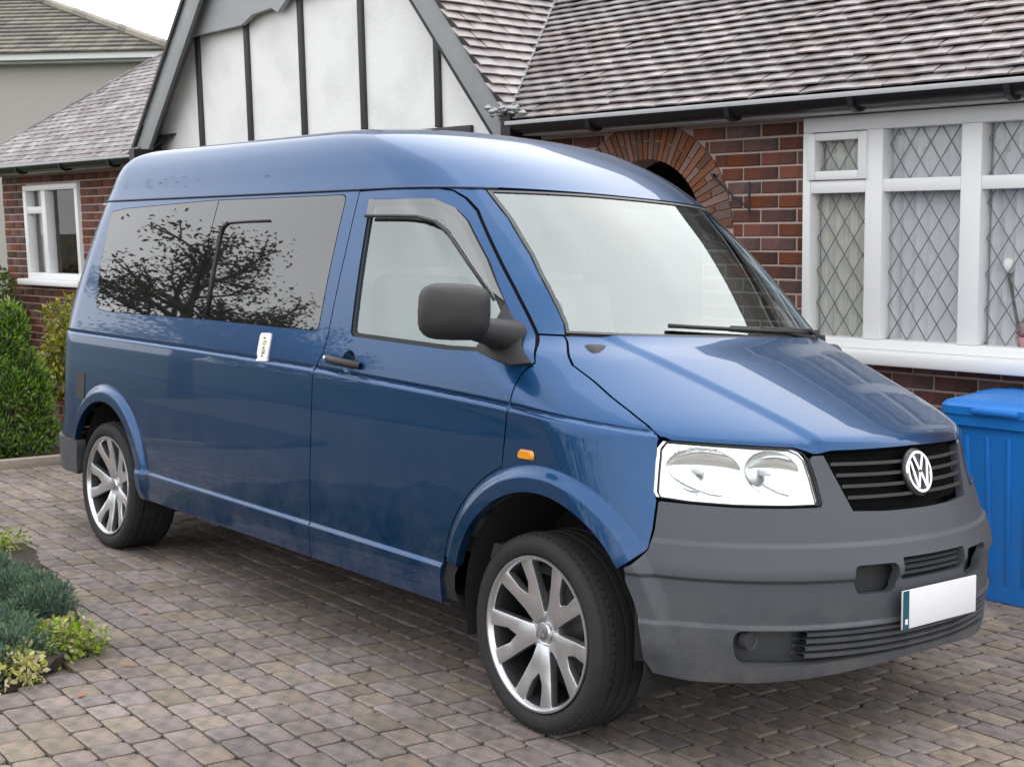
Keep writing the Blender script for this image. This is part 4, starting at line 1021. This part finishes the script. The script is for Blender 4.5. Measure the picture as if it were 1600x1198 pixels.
lowi = roundpoly([(ph(-.735, .474), .474), (ph(-.715, .365), .365), (ph(-.55, .360), .360), (ph(-.2, .375), .375), (ph(.2, .375), .375), (ph(.55, .360), .360), (ph(.715, .365), .365), (ph(.735, .474), .474)], .055, 6)
bex = [(a, z) for a in np.arange(-1.35, 1.36, .018) for z in (.474, .478, .481, .484, .487, .490, .494, .611, .615, .619, .622, .626, .630, .634, .718, .722, .726, .729, .732, .736, .740)]
bumper = panel('front_bumper', bump, [tow, tow2, inl, lowi], .03, FP(bdisp), (1, 0, 0), plastic, van, flange=.03, extra=bex)
ins = mat('bumper_inner', (.038, .042, .047), rough=.6)
panel('bumper_recess', roundpoly(rect(-.40, .40, .56, .685), .01), [], .05, FP(None, .045), (1, 0, 0), mat('recess_black', (.02, .021, .023), rough=.7), bumper, flange=0)
panel('lower_recess', [(ph(-.75, .485), .485), (ph(-.73, .35), .35), (ph(0, .355), .355), (ph(.73, .35), .35), (ph(.75, .485), .485)], [], .05, FP(None, .05), (1, 0, 0), ins, bumper, flange=0)
def slat(par, y0, y1, z, h, proud, m_):
    ys_ = np.linspace(y0, y1, 28); V = []; F = []
    for y in ys_:
        x = frontx(y, z)+proud; V += [(x-.05, y, z-h/2), (x, y, z-h/2), (x+.002, y, z+h*.2), (x-.006, y, z+h/2), (x-.05, y, z+h/2)]
    for i in range(27):
        for k in range(5): F.append((5*i+k, 5*i+5+k, 5*i+5+(k+1) % 5, 5*i+(k+1) % 5))
    return fix(MB().add(V, F).build('intake_slat', m_, par))
for z in (.625, .643, .661): slat(bumper, -.178, .178, z, .009, -.006, ins)
for z in (.392, .415, .438, .460): slat(bumper, -.535, .535, z, .013, .006, plastic)
for s in (-1, 1):
    fg = MB(); fg.lathe([(0, .004), (.026, .0), (.032, .004), (.034, -.02)], 20, 'x', (frontx(.672, .445)-.022, s*.672, .440)); o = fg.build('fog_lamp_blank', ins, bumper); fix(o)
# number plate, blank
npl = empty('number_plate', parent=van); npl.location = (frontx(0, .52)+.022, .008, .518); npl.rotation_euler = (0, R_(-3), 0)
fix(MB().box((-.004, -.222, -.062), (.004, .222, .062)).build('plate_back', mat('plate_white', (.72, .72, .76), rough=.5), npl), .003)
MB().box((.0042, -.222, -.061), (.006, -.190, .061)).build('plate_band', mat('plate_teal', (.0, .075, .105), rough=.4), npl)
MB().box((.0062, -.212, -.045), (.0066, -.198, -.028)).build('plate_mark', white, npl)
# dark shell behind nose
fs = [(ph(y, z)*k, z) for y, z, k in ((-.86, .33, 1), (-.88, .66, 1), (-.86, .85, 1), (-.82, 1.0, 1), (-.45, 1.0, 1), (0, 1.0, 1), (.45, 1.0, 1), (.82, 1.0, 1), (.86, .85, 1), (.88, .66, 1), (.86, .33, 1), (0, .37, 1))]
panel('nose_structure', fs, [], .08, FP(None, .10), (1, 0, 0), shell_m, van, flange=0)
# --- rear: tailgate, lamps, bumper
def RP(back=0., out_=0.):
    def f(ph_, z):
        w_, xr, d = Wf(z), XR(z), DR(z); a = min(abs(ph_), math.pi/2-1e-6)
        return (xr+d-d*math.cos(a)**(2/NR)+back-out_*math.cos(a), math.copysign((w_+out_)*math.sin(a)**(2/NR), ph_), z)
    return f
def rphi(z, x): return math.acos(min(1, max(0, (XR(z)+DR(z)-x)/DR(z)))**(NR/2))
zz = [.548, .63, .8, 1.1, 1.3, 1.6, 1.8465]
tg = [(-rphi(z, XE(z)-.004), z) for z in zz]+[(rphi(z, XE(z)-.004), z) for z in zz[::-1]]
rw_ = roundpoly([(-.75, 1.25), (.75, 1.25), (.72, 1.78), (-.72, 1.78)], .06)
tail = panel('tailgate', tg, [rw_], .06, RP(), (-1, 0, 0), paint, van, flange=.03)
panel('rear_window', rw_, [], .08, RP(.004), (-1, 0, 0), privacy, tail, flange=0)
for s in (-1, 1):
    lp_ = [(s*.86, .80), (s*1.08, .80), (s*1.08, 1.20), (s*.86, 1.20)]
    panel('tail_lamp', lp_ if s > 0 else lp_, [], .05, RP(0, .006), (-1, 0, 0), mat('red_lens', (.35, .01, .01), rough=.15, coat=1.), tail, flange=.01)
rb = [(-rphi(.535, -3.745), .535)]+[(-rphi(z, -3.765), z) for z in (.48, .40, .34)]; rb = [(-1.56, .535), (-1.56, .345), (1.56, .345), (1.56, .535)]
rbm = panel('rear_bumper', rb, [], .07, RP(0, .018), (-1, 0, 0), plastic, van, flange=.05)
for s in (-1, 1):
    sb_ = [(-3.745, .535), (-3.742, .50), (-3.760, .44), (-3.772, .345), (-3.90, .345), (-3.90, .535)]
    panel('bumper_side', sb_, [], .04, lambda x, z: (x, s*(sidey(x, z)+.018), z), (0, s, 0), plastic, rbm, flange=.05)
# vent flap on the rear quarter, and sticker
panel('vent_flap', roundpoly([(-3.785, .765), (-3.668, .768), (-3.664, .912), (-3.777, .910)], .012), [], .04, SR(-1), (0, -1, 0), mat('vent_dark', (.03, .028, .03), rough=.5), van, off=.003, flange=.004)
st = panel('side_badge', roundpoly([(-1.852, 1.108), (-1.760, 1.112), (-1.757, 1.236), (-1.848, 1.232)], .016), [], .03, SR(-1), (0, -1, 0), mat('badge_white', (.80, .80, .78), rough=.35), van, off=.006, flange=.008)
for i, z in enumerate((1.135, 1.148, 1.158, 1.170, 1.186, 1.197, 1.212)):
    m_ = mat('badge_gold', (.42, .33, .08), rough=.5) if i in (2, 4, 5) else mat('badge_ink', (.08, .07, .05), rough=.5)
    xa = -1.812+.003*(i % 2)
    panel('badge_mark', [(xa, z-.004), (xa+.016+.006*(i % 3), z-.004), (xa+.016+.006*(i % 3), z+.003), (xa, z+.003)], [], .02, SR(-1), (0, -1, 0), m_, st, off=.0072, flange=0)
# --- wheels
def make_wheel():
    wh = MB(); wh.lathe([(.02, .03), (.155, .03), (.155, .055), (.02, .055)], 32, 'y'); root = wh.build('wheel', mat('brake_disc', (.16, .155, .15), rough=.45, metal=.8), van)
    R0, W2 = .335, .125
    prof = [(.262, -W2+.012), (.272, -W2+.001), (.30, -W2-.006), (.318, -W2+.002), (.328, -W2+.018)]
    for a, b in ((-.098, -.070), (-.060, -.024), (-.014, .014), (.024, .060), (.070, .098)):
        prof += [(R0-.001, a), (R0, (a+b)/2), (R0-.001, b), (R0-.010, b+.002), (R0-.010, b+.008)]
    prof = prof[:-2]+[(.328, W2-.018), (.318, W2-.002), (.30, W2+.004), (.272, W2-.002), (.262, W2-.012), (.25, .0)]
    ty = MB().lathe(prof, 96, 'y', close=True).build('tyre', tyre_m, root); fix(ty)
    tb = MB()                                                   # shoulder blocks of the tread
    for i in range(72):
        a = 2*math.pi*i/72
        for y0, y1, r0, r1 in ((-.114, -.070, .3285, .3372), (.070, .114, .3285, .3372)):
            V = []
            for y, sk in ((y0, .012), (y1, -.012)):
                rt_ = r1 if abs(y) < .1 else r1-.0075
                for da, rr in ((-.03, r0-.006), (.03, r0-.006), (.03, rt_), (-.03, rt_)): V.append((rr*math.cos(a+da+sk), y, rr*math.sin(a+da+sk)))
            tb.add(V, [(0, 1, 2, 3), (7, 6, 5, 4), (0, 4, 5, 1), (1, 5, 6, 2), (2, 6, 7, 3), (3, 7, 4, 0)])
    tag(fix(tb.build('tread_blocks', tyre_m, root), smooth=False), kind='stuff')
    rim = MB(); rim.lathe([(.262, -.118), (.260, -.124), (.253, -.124), (.247, -.117), (.243, -.106)], 72, 'y')
    rimo = rim.build('rim', alloy, root); fix(rimo)
    ba = MB(); ba.lathe([(.2435, -.106), (.236, -.085), (.230, -.02), (.235, .11), (.255, .118)], 72, 'y'); ba.build('rim_barrel', mat('barrel_dark', (.045, .045, .047), rough=.45, metal=.6), root, True)
    bk = MB(); bk.lathe([(.01, .07), (.232, .07)], 40, 'y'); bk.build('brake_shield', mat('shield_black', (.012, .012, .012), rough=.8), root)
    sp = MB()
    def spoke(a0, a1, r0, r1, w0, w1, y0, y1, t=.030):
        c0 = np.array([r0*math.cos(a0), r0*math.sin(a0)]); c1 = np.array([r1*math.cos(a1), r1*math.sin(a1)]); d = (c1-c0)/np.linalg.norm(c1-c0); nn = np.array([-d[1], d[0]])
        V = []
        for k in range(5):
            f = k/4; c = c0+(c1-c0)*f; w_ = w0+(w1-w0)*f; y = y0+(y1-y0)*f**1.5; 
            for q, yy in ((-1, y+t), (-1, y+.006), (-.62, y), (.62, y), (1, y+.006), (1, y+t)): V.append((c[0]+nn[0]*w_*q, yy, c[1]+nn[1]*w_*q))
        F = [(6*k+j, 6*k+(j+1) % 6, 6*k+6+(j+1) % 6, 6*k+6+j) for k in range(4) for j in range(6)]+[(5, 4, 3, 2, 1, 0), (24, 25, 26, 27, 28, 29)]
        sp.add(V, F)
    def plate(pts, quads, depth=.032):
        n_ = len(pts); V = []
        for rr, aa in pts: V.append((rr*math.cos(aa), -.082-.032*max(0, (rr-.06)/.187)**1.4, rr*math.sin(aa)))
        V += [(x, y+depth, z) for x, y, z in V]
        sp.add(V, [tuple(q_) for q_ in quads]+[tuple(k+n_ for k in q_[::-1]) for q_ in quads]+[(i, i+n_, (i+1) % n_+n_, (i+1) % n_) for i in range(n_)])
    for i in range(5):
        a = 2*math.pi*i/5+R_(52); h_, e_ = .29, .116
        plate([(.052, a-.60), (.110, a-.44), (.175, a-h_-.125), (.249, a-h_-e_), (.249, a-h_+e_), (.175, a-h_+.145), (.140, a), (.175, a+h_-.145), (.249, a+h_-e_), (.249, a+h_+e_), (.175, a+h_+.125), (.110, a+.44), (.052, a+.60)],
              [(2, 3, 4, 5), (1, 2, 5, 6), (0, 1, 6), (6, 7, 10, 11), (7, 8, 9, 10), (6, 11, 12), (0, 6, 12)])
    so = sp.build('spokes', alloy, root); fix(so, .0035, 2, 50)
    hb = MB(); hb.lathe([(0, -.088), (.030, -.087), (.034, -.082), (.036, -.070), (.060, -.080), (.070, -.077), (.076, -.060), (.076, .03)], 36, 'y'); fix(hb.build('hub', alloy, root))
    cp = MB(); cp.lathe([(0, -.0895), (.024, -.0893), (.026, -.088)], 28, 'y'); cp.build('hub_badge', mat('cap_grey', (.22, .22, .23), rough=.35, metal=.6), root, True)
    vm = MB()
    for a_, b_ in (((-.008, .016), (0, .001)), ((.008, .016), (0, .001)), ((-.015, .011), (-.008, -.016)), ((-.008, -.016), (0, -.002)), ((0, -.002), (.008, -.016)), ((.008, -.016), (.015, .011))): vm.bar((a_[0], -.0905, a_[1]), (b_[0], -.0905, b_[1]), .0035, .002, up=(0, 1, 0))
    vm.build('hub_mark', chrome, root)
    for i in range(5):
        a = 2*math.pi*i/5+R_(54); fix(MB().lathe([(0, -.070), (.009, -.069), (.010, -.055)], 6, 'y', (.049*math.cos(a), 0, .049*math.sin(a))).build('wheel_bolt', mat('bolt_steel', (.3, .3, .31), rough=.35, metal=.9), root))
    return root
w0 = make_wheel()
def place(root, loc, rz):
    root.location = loc; root.rotation_euler[2] = rz; return root
def dup(root):
    r = root.copy(); col.objects.link(r); r.parent = van
    for ch in list(root.children): c = ch.copy(); col.objects.link(c); c.parent = r
    return r
WY = .935-.122
spec_w = [((0, -WY, .335), R_(-2.3)), ((-3.4, -WY, .335), 0), ((0, WY, .335), math.pi+R_(-2.3)), ((-3.4, WY, .335), math.pi)]
for i, (l_, rz) in enumerate(spec_w):
    r = w0 if i == 0 else dup(w0); place(r, l_, rz); r.rotation_euler[1] = [0, R_(14), R_(50), R_(10)][i]
    r.rotation_mode = 'YXZ' if False else 'XYZ'
# wheel housings, underside, cabin
for (cx, cz, r0), x0 in ((FA, 0), (RA, 0)):
    for s in (-1, 1):
        V = []; F = []; ts = np.linspace(-.35, math.pi+.35, 22)
        for t in ts: V += [(cx+(r0+.012)*math.cos(t), s*.90, cz+(r0+.012)*math.sin(t)), (cx+(r0+.012)*math.cos(t), s*.52, cz+(r0+.012)*math.sin(t))]
        F = [(2*i, 2*i+1, 2*i+3, 2*i+2) for i in range(21)]+[tuple(2*i+1 for i in range(22))]
        mesh('wheel_housing', V, F, mat('housing_black', (.012, .012, .012), rough=.9), van)
und = MB(); und.box((-4.2, -.5, .24), (.25, .5, .32)); und.box((-2.9, -.84, .30), (-.5, .84, .345)); und.box((-4.25, -.8, .33), (-3.85, .8, .38))
und.build('underbody', mat('underbody_black', (.014, .014, .014), rough=.9), van)
cab = mat('cabin_trim', (.10, .10, .105), rough=.8)
MB().box((-4.1, -.80, .50), (-.05, .80, .56)).build('cabin_floor', cab, van)
hd = MB(); hd.box((-4.0, -.72, 1.835), (-.85, .72, 1.845)); hd.build('headlining', mat('headlining', (.55, .55, .52), rough=.9), van)
fix(MB().prism([(-.10, .9), (.02, 1.25), (-.02, 1.30), (-.32, 1.27), (-.48, 1.16), (-.46, .9)], lambda u, v, w_: (u, -.72+w_, v), 1.44).build('dashboard', mat('dash_grey', (.05, .052, .053), rough=.7), van), .02)
MB().lathe([(.178, -.012), (.19, 0), (.178, .012), (.166, 0)], 32, 'z', close=True).build('steering_wheel', black, van, True, Matrix.Translation((-.60, -.42, 1.20)) @ Matrix.Rotation(R_(-28), 4, 'Y'))
seat_m = mat('seat_fabric', (.17, .18, .18), rough=.9, var=.1)
for y in (-.42, .42):
    st_ = MB(); st_.prism([(-.72, .75), (-.70, .93), (-1.10, .90), (-1.16, 1.0), (-1.30, 1.52), (-1.44, 1.50), (-1.32, .8)], lambda u, v, w_: (u, y-.24+w_, v), .48); so_ = st_.build('seat', seat_m, van); fix(so_, .05, 3)
    hr = MB().prism([(-1.33, 1.55), (-1.36, 1.74), (-1.45, 1.74), (-1.44, 1.55)], lambda u, v, w_: (u, y-.13+w_, v), .26).build('headrest', seat_m, so_); fix(hr, .03, 3)
fix(MB().box((-.50, -.12, 1.735), (-.475, .12, 1.80)).build('interior_mirror', black, van), .012, 3)
curt = mat('cabin_curtain', (.78, .79, .76), rough=.9)
n = 70; V = []; F = []
for i in range(n+1):
    y = -.74+1.48*i/n; x = -1.56+.025*math.sin(i*.9)+.01*math.sin(i*2.1); V += [(x, y, .9), (x, y*.94, 1.83)]
for i in range(n): F.append((2*i, 2*i+2, 2*i+3, 2*i+1))
mesh('cabin_curtain', V, F, curt, van, True)
# ================================================================== WHEELIE BIN
bin_blue = mat('bin_blue_plastic', (.012, .19, .62), rough=.42, spec=.5, bump=.1, bscale=300, var=.08, scale=5)
bp = G(-.06, 2.22); bin_ = empty('wheelie_bin', bp, R_(3))
bin_.rotation_euler[0] = -.0
bd = MB(); hw0, hw1, dp0, dp1, hh = .205, .265, .20, .265, .93
rows = []
for t in np.linspace(0, 1, 9):
    hx, hy = hw0+(hw1-hw0)*t, dp0+(dp1-dp0)*t
    rows.append([(x, y+.24, t*hh) for x, y in roundpoly([(-hx, -hy), (hx, -hy), (hx, hy), (-hx, hy)], .05, 5)])
n = len(rows[0]); V = [v for r in rows for v in r]; F = [(i*n+k, i*n+(k+1) % n, (i+1)*n+(k+1) % n, (i+1)*n+k) for i in range(8) for k in range(n)]+[tuple(range(n))[::-1]]
for k0 in (0,): bd.add(V, F)
fix(bd.build('body', bin_blue, bin_))
rim = MB(); rows = []
for z, e in ((.885, .0), (.89, .022), (.945, .024), (.945, .004)):
    rows.append([(x, y+.24, z) for x, y in roundpoly([(-hw1-e, -dp1-e), (hw1+e, -dp1-e), (hw1+e, dp1+e), (-hw1-e, dp1+e)], .05, 5)])
n = len(rows[0]); rim.add([v for r in rows for v in r], [(i*n+k, i*n+(k+1) % n, (i+1)*n+(k+1) % n, (i+1)*n+k) for i in range(3) for k in range(n)]); fix(rim.build('rim', bin_blue, bin_))
lid = MB(); rows = []
for z, e in ((.945, .034), (.985, .034), (1.004, .018), (1.016, -.05), (1.020, -.14), (1.021, -.22)):
    rows.append([(x, y+.24, z) for x, y in roundpoly([(-hw1-e, -dp1-e), (hw1+e, -dp1-e), (hw1+e, dp1+e), (-hw1-e, dp1+e)], .06 if e > -.1 else .02, 5)])
lid.add([v for r in rows for v in r], [(i*n+k, i*n+(k+1) % n, (i+1)*n+(k+1) % n, (i+1)*n+k) for i in range(5) for k in range(n)]+[tuple(5*n+k for k in range(n))]); fix(lid.build('lid', bin_blue, bin_))
hd_ = MB(); hd_.tube([(-.22, .52, .97), (-.22, .57, .99), (.22, .57, .99), (.22, .52, .97)], .015, 8); hd_.build('handle', bin_blue, bin_, True)
for s in (-1, 1):
    wl = MB(); wl.lathe([(.02, -.025), (.095, -.025), (.10, -.015), (.10, .015), (.095, .025), (.02, .025)], 28, 'x', (s*.235, .45, .10)); fix(wl.build('wheel', black, bin_))
    rb_ = fix(MB().box((s*.13-.008, -.045-.0, .1), (s*.13+.008, -.02, .8)).build('rib', bin_blue, bin_), .006) if False else None
for x in (-.16, -.055, .055, .16):
    rb2 = MB(); rb2.bar((x*.80, .24-.209, .10), (x, .24-.262, .84), .020, .012, up=(0, 1, 0)); fix(rb2.build('rib', bin_blue, bin_), .004)
fix(MB().box((-.12, -.085, .955), (.12, -.045, .985)).build('lid_grip', bin_blue, bin_), .012)
fix(MB().bar((-.24, .24, 1.0165), (.24, .24, 1.0165), .012, .012).build('lid_seam', bin_blue, bin_), .004)
for x in (-.17, .17): MB().tube([(x-.04, .545, .965), (x+.04, .545, .965)], .018, 10).build('hinge', bin_blue, bin_, True)
dirty(bin_blue, .0, .9, .35, (.10, .13, .17), coat=False)
tag(bin_, 'blue plastic wheelie bin with closed lid standing under the bay window', 'bin')

# ================================================================== PLANTS
def leaves(n, sampler, size, aspect, seed, droop=0., flat=0.):
    r = np.random.default_rng(seed); P, D = sampler(n, r)           # positions, preferred directions
    a = D+r.normal(0, .55, (n, 3)); a[:, 2] -= droop; a /= np.linalg.norm(a, axis=1)[:, None]
    b = np.cross(a, r.normal(0, 1, (n, 3))); b /= np.linalg.norm(b, axis=1)[:, None]; c = np.cross(a, b)
    s = size*(.6+.8*r.random(n))[:, None]; wd = s*aspect
    p0 = P; p1 = P+a*s*.5+b*wd*.5+c*s*.06; p2 = P+a*s; p3 = P+a*s*.5-b*wd*.5+c*s*.06
    V = np.stack([p0, p1, p2, p3], 1).reshape(-1, 3); k = np.arange(n)*4
    return V, [(i, i+1, i+2, i+3) for i in k]
def clumps(centres, radii, shell=.75, squash=1.):
    C = np.array(centres); Rr = np.array(radii)
    def f(n, r):
        i = r.choice(len(C), n, p=Rr**2/np.sum(Rr**2)); d = r.normal(0, 1, (n, 3)); d[:, 2] = d[:, 2]*squash; d /= np.linalg.norm(d, axis=1)[:, None]
        rad = Rr[i]*(shell+(1.08-shell)*r.random(n)**.6); return C[i]+d*rad[:, None], d
    return f
def plant(name, label, cat, loc, layers, stems, group=None):
    root = empty(name, loc); mb = MB()
    for a, b, r0, r1 in stems: mb.tube([a, tuple((np.array(a)+np.array(b))/2+np.array([random.gauss(0, .01), random.gauss(0, .01), 0])), b], [r0, (r0+r1)/2, r1], 6)
    if stems: mb.build('stem', mat('bark', (.075, .055, .04), rough=.9, var=.3, scale=20), root, True)
    for nm, (n, smp, size, asp, m_, droop) in layers:
        V, F = leaves(n, smp, size, asp, hash(nm+name) % 99991 if False else len(nm)*131+n, droop); o = mesh(nm, V, F, m_, root)
    return tag(root, label, cat, group)
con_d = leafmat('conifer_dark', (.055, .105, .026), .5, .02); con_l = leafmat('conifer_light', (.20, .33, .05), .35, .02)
rc = np.random.default_rng(4)
def cone(h, rb, n, seed, jitter=.12):
    r = np.random.default_rng(seed); C = []; Rr = []
    for i in range(n):
        t = r.random()**1.3; rad = rb*(1-t)**.75*(.75 if t > .12 else .55+1.6*t); a = r.random()*6.283
        C.append((rad*math.cos(a)*(.75+.3*r.random()), rad*math.sin(a)*(.75+.3*r.random()), .06+t*h*.94)); Rr.append(.075+.07*r.random()*(1-t*.5))
    return C, Rr
C, Rr = cone(1.13, .40, 90, 3)
plant('conifer_shrub', 'upright dwarf conifer with bright green tips at the drive edge', 'shrub', G(-6.86, -.16, .0),
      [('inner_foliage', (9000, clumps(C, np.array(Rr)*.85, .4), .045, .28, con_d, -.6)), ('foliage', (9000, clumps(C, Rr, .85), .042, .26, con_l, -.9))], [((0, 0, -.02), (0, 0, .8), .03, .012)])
C, Rr = cone(1.0, .42, 70, 8)
plant('conifer_shrub', 'second dwarf conifer cut by the left edge of the picture', 'shrub', G(-7.05, -.62, .0),
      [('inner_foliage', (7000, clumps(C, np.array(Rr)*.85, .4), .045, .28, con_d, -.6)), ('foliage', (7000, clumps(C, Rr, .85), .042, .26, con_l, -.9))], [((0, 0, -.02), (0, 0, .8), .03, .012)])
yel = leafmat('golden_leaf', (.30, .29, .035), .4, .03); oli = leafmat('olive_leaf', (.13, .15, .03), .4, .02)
C = [(rc.normal(0, .14), rc.normal(0, .20), .35+rc.random()*.78) for _ in range(34)]
plant('golden_shrub', 'yellow-green leafy shrub under the left window behind the van', 'shrub', G(-8.10, .98),
      [('foliage', (5200, clumps(C, [.10+.05*rc.random() for _ in C], .5), .05, .5, yel, .2)), ('inner_foliage', (3200, clumps(C, [.10]*len(C), .3), .05, .5, oli, .2))], [((0, 0, -.02), (.05*k, .1*k-.1, .7), .015, .006) for k in range(3)])
# low planter wall of the left bay
plw = empty('brick_planter', G(-8.72, .70), R_(4))
for i in range(5):
    for j in range(7):
        o = link('brick', bcache[max(bcache)], plw); o.location = (-.75+j*.235+(.11 if i % 2 else 0)-.1, 0, -.02+.083*i); o.scale = (1, 1.2, 1.12)
MB().box((-.85, .02, -.1), (.85, .12, .38)).build('core', mortar, plw)
fix(MB().bar((-.90, .05, .425), (.90, .05, .425), .22, .06).build('coping', em, plw), .012)
tag(plw, 'low brick planter with pale stone coping beneath the left window', 'planter')
# heather mounds and ground cover of the front bed
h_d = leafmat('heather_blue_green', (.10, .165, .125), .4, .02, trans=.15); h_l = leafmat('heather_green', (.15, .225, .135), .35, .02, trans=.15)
gc_l = leafmat('lime_leaf', (.27, .34, .07), .45, .03); gc_y = leafmat('pale_leaf', (.46, .42, .18), .35, .03)
def mound(name, label, x, y, rx, ry, h, n, seed):
    r = np.random.default_rng(seed); C = []; Rr = []
    for _ in range(46):
        a = r.random()*6.283; q = math.sqrt(r.random()); C.append((rx*q*math.cos(a), ry*q*math.sin(a), h*(1-q*q*.8)*.8)); Rr.append(.045+.03*r.random())
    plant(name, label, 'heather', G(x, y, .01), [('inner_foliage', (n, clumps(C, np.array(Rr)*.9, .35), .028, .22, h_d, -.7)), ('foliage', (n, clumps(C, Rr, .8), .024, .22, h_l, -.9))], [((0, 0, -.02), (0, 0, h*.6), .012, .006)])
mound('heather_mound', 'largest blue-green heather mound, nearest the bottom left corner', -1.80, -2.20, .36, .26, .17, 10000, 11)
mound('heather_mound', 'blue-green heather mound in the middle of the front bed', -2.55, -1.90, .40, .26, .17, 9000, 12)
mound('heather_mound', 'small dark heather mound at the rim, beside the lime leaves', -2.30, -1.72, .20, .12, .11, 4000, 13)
def cover(label, x, y, rx, ry, n, seed, mats, name='ground_cover'):
    r = np.random.default_rng(seed); C = [(r.normal(0, rx*.5), r.normal(0, ry*.5), .02+.05*r.random()) for _ in range(26)]
    plant(name, label, 'plant', G(x, y, .01), [('foliage', (int(n*1.7), clumps(C, [.035+.02*r.random() for _ in C], .4), .024, .62, mats[0], .1)), ('pale_foliage', (n//4, clumps([(a, b, c+.02) for a, b, c in C], [.04]*len(C), .6), .026, .62, mats[1], .1))], [((0, 0, -.02), (0, 0, .03), .006, .004)])
cover('bright lime-green leafy plant spilling over the bed edge onto the paving', -1.72, -1.86, .17, .11, 950, 21, (gc_l, gc_y))
cover('strip of pale yellowish leaves along the front corner of the bed', -1.46, -2.16, .08, .14, 420, 22, (gc_y, gc_l))
cover('thin tuft of yellow-green leaves at the far tip of the bed', -3.55, -1.42, .16, .07, 160, 23, (gc_l, gc_y))
cover('low green tuft behind the heather at the back of the bed', -3.15, -1.75, .22, .12, 500, 24, (oli, gc_l))
# fallen leaves on the paving
for i, (x, y) in enumerate(((-1.16, -2.00), (-1.40, -1.72), (-2.05, -1.35))):
    a = random.random()*6
    V = [(.028*math.cos(a+t)*sx, .028*math.sin(a+t)*sx, .004+.004*(i % 2)) for t, sx in ((0, 1), (1.2, .55), (3.14, 1), (4.3, .55))]
    o = mesh('fallen_leaf', V, [(0, 1, 2, 3)], mat('dry_leaf', (.35, .15, .07), rough=.8)); o.location = G(x, y, .004); o.rotation_euler = (R_(-4.7), 0, 0)
    tag(o, ['brown fallen leaf on the paving by the front tip of the bed', 'brown fallen leaf on the paving beside the lime-green plant', 'brown fallen leaf on the paving beyond the small heather mound'][i], 'leaf')
# hedge left of the bungalow
hr_ = np.random.default_rng(6)
C = [(hr_.uniform(-2.2, .1), hr_.normal(0, .18), hr_.uniform(.05, 1.35)) for _ in range(150)]
hd = G(-12.0, 1.55); plant('garden_hedge', 'clipped green hedge at the left edge beside the bungalow corner', 'hedge', hd,
      [('foliage', (9000, clumps(C, [.17]*len(C), .5), .07, .5, leafmat('hedge_leaf', (.09, .12, .02), .45, .02), .1))], [((-.5, 0, 0), (-.5, 0, .7), .03, .015), ((-1.4, 0, 0), (-1.4, 0, .7), .03, .015)])
# tree on the street side, seen as the reflection in the van's rear window
tr = empty('garden_tree', G(-10.6, -5.0)); tr.scale = (1.24, 1.24, 1.24); tb = MB(); tips = []
rt = random.Random(12)
def grow(p, d, L_, r, k):
    q = p+d*L_; mid = p+d*L_*.5+Vector((rt.gauss(0, .04), rt.gauss(0, .04), 0))*L_
    tb.tube([p, mid, q], [r, r*.85, r*.68], 7 if k < 2 else 5)
    if k >= 2: tips.append((tuple(q), tuple(d))); tips.append((tuple(mid), tuple(d)))
    if k == 5: return
    for _ in range(3 if k else 5):
        nd = (d+Vector((rt.gauss(0, .6), rt.gauss(0, .6), rt.gauss(.08, .35)))).normalized(); grow(q if rt.random() > .3 else mid, nd, L_*rt.uniform(.62, .82), r*.62, k+1)
grow(Vector((0, 0, -.1)), Vector((.05, .02, 1)), 1.25, .13, 0)
tb.build('trunk', mat('bark', (.075, .055, .04)), tr, True)
T_ = np.array([t[0] for t in tips])
def smp(n, r):
    i = r.integers(0, len(T_), n); return T_[i]+r.normal(0, .10, (n, 3)), r.normal(0, 1, (n, 3))
V, F = leaves(17000, smp, .062, .5, 77, .5); mesh('crown', V, F, leafmat('tree_leaf', (.045, .050, .018), .4, .03), tr)
tag(tr, 'sparse garden tree mirrored in the van rear side window', 'tree')

# hedge across the street, outside the frame: it shows as the dark horizon on the paint
C = [(hr_.uniform(-14, 14), hr_.normal(0, .3), hr_.uniform(.1, 1.5+.8*math.sin(k*.9)**2)) for k in range(420)]
plant('street_hedge', 'long privet hedge across the street, mirrored low in the van side', 'hedge', (-12, -13.5, G(-12,-9).z),
      [('foliage', (12000, clumps(C, [.33]*len(C), .5), .17, .6, leafmat('street_hedge_leaf', (.06, .085, .02), .45, .02), .1))], [((-3, 0, 0), (-3, 0, .7), .04, .02), ((3, 0, 0), (3, 0, .7), .04, .02)])
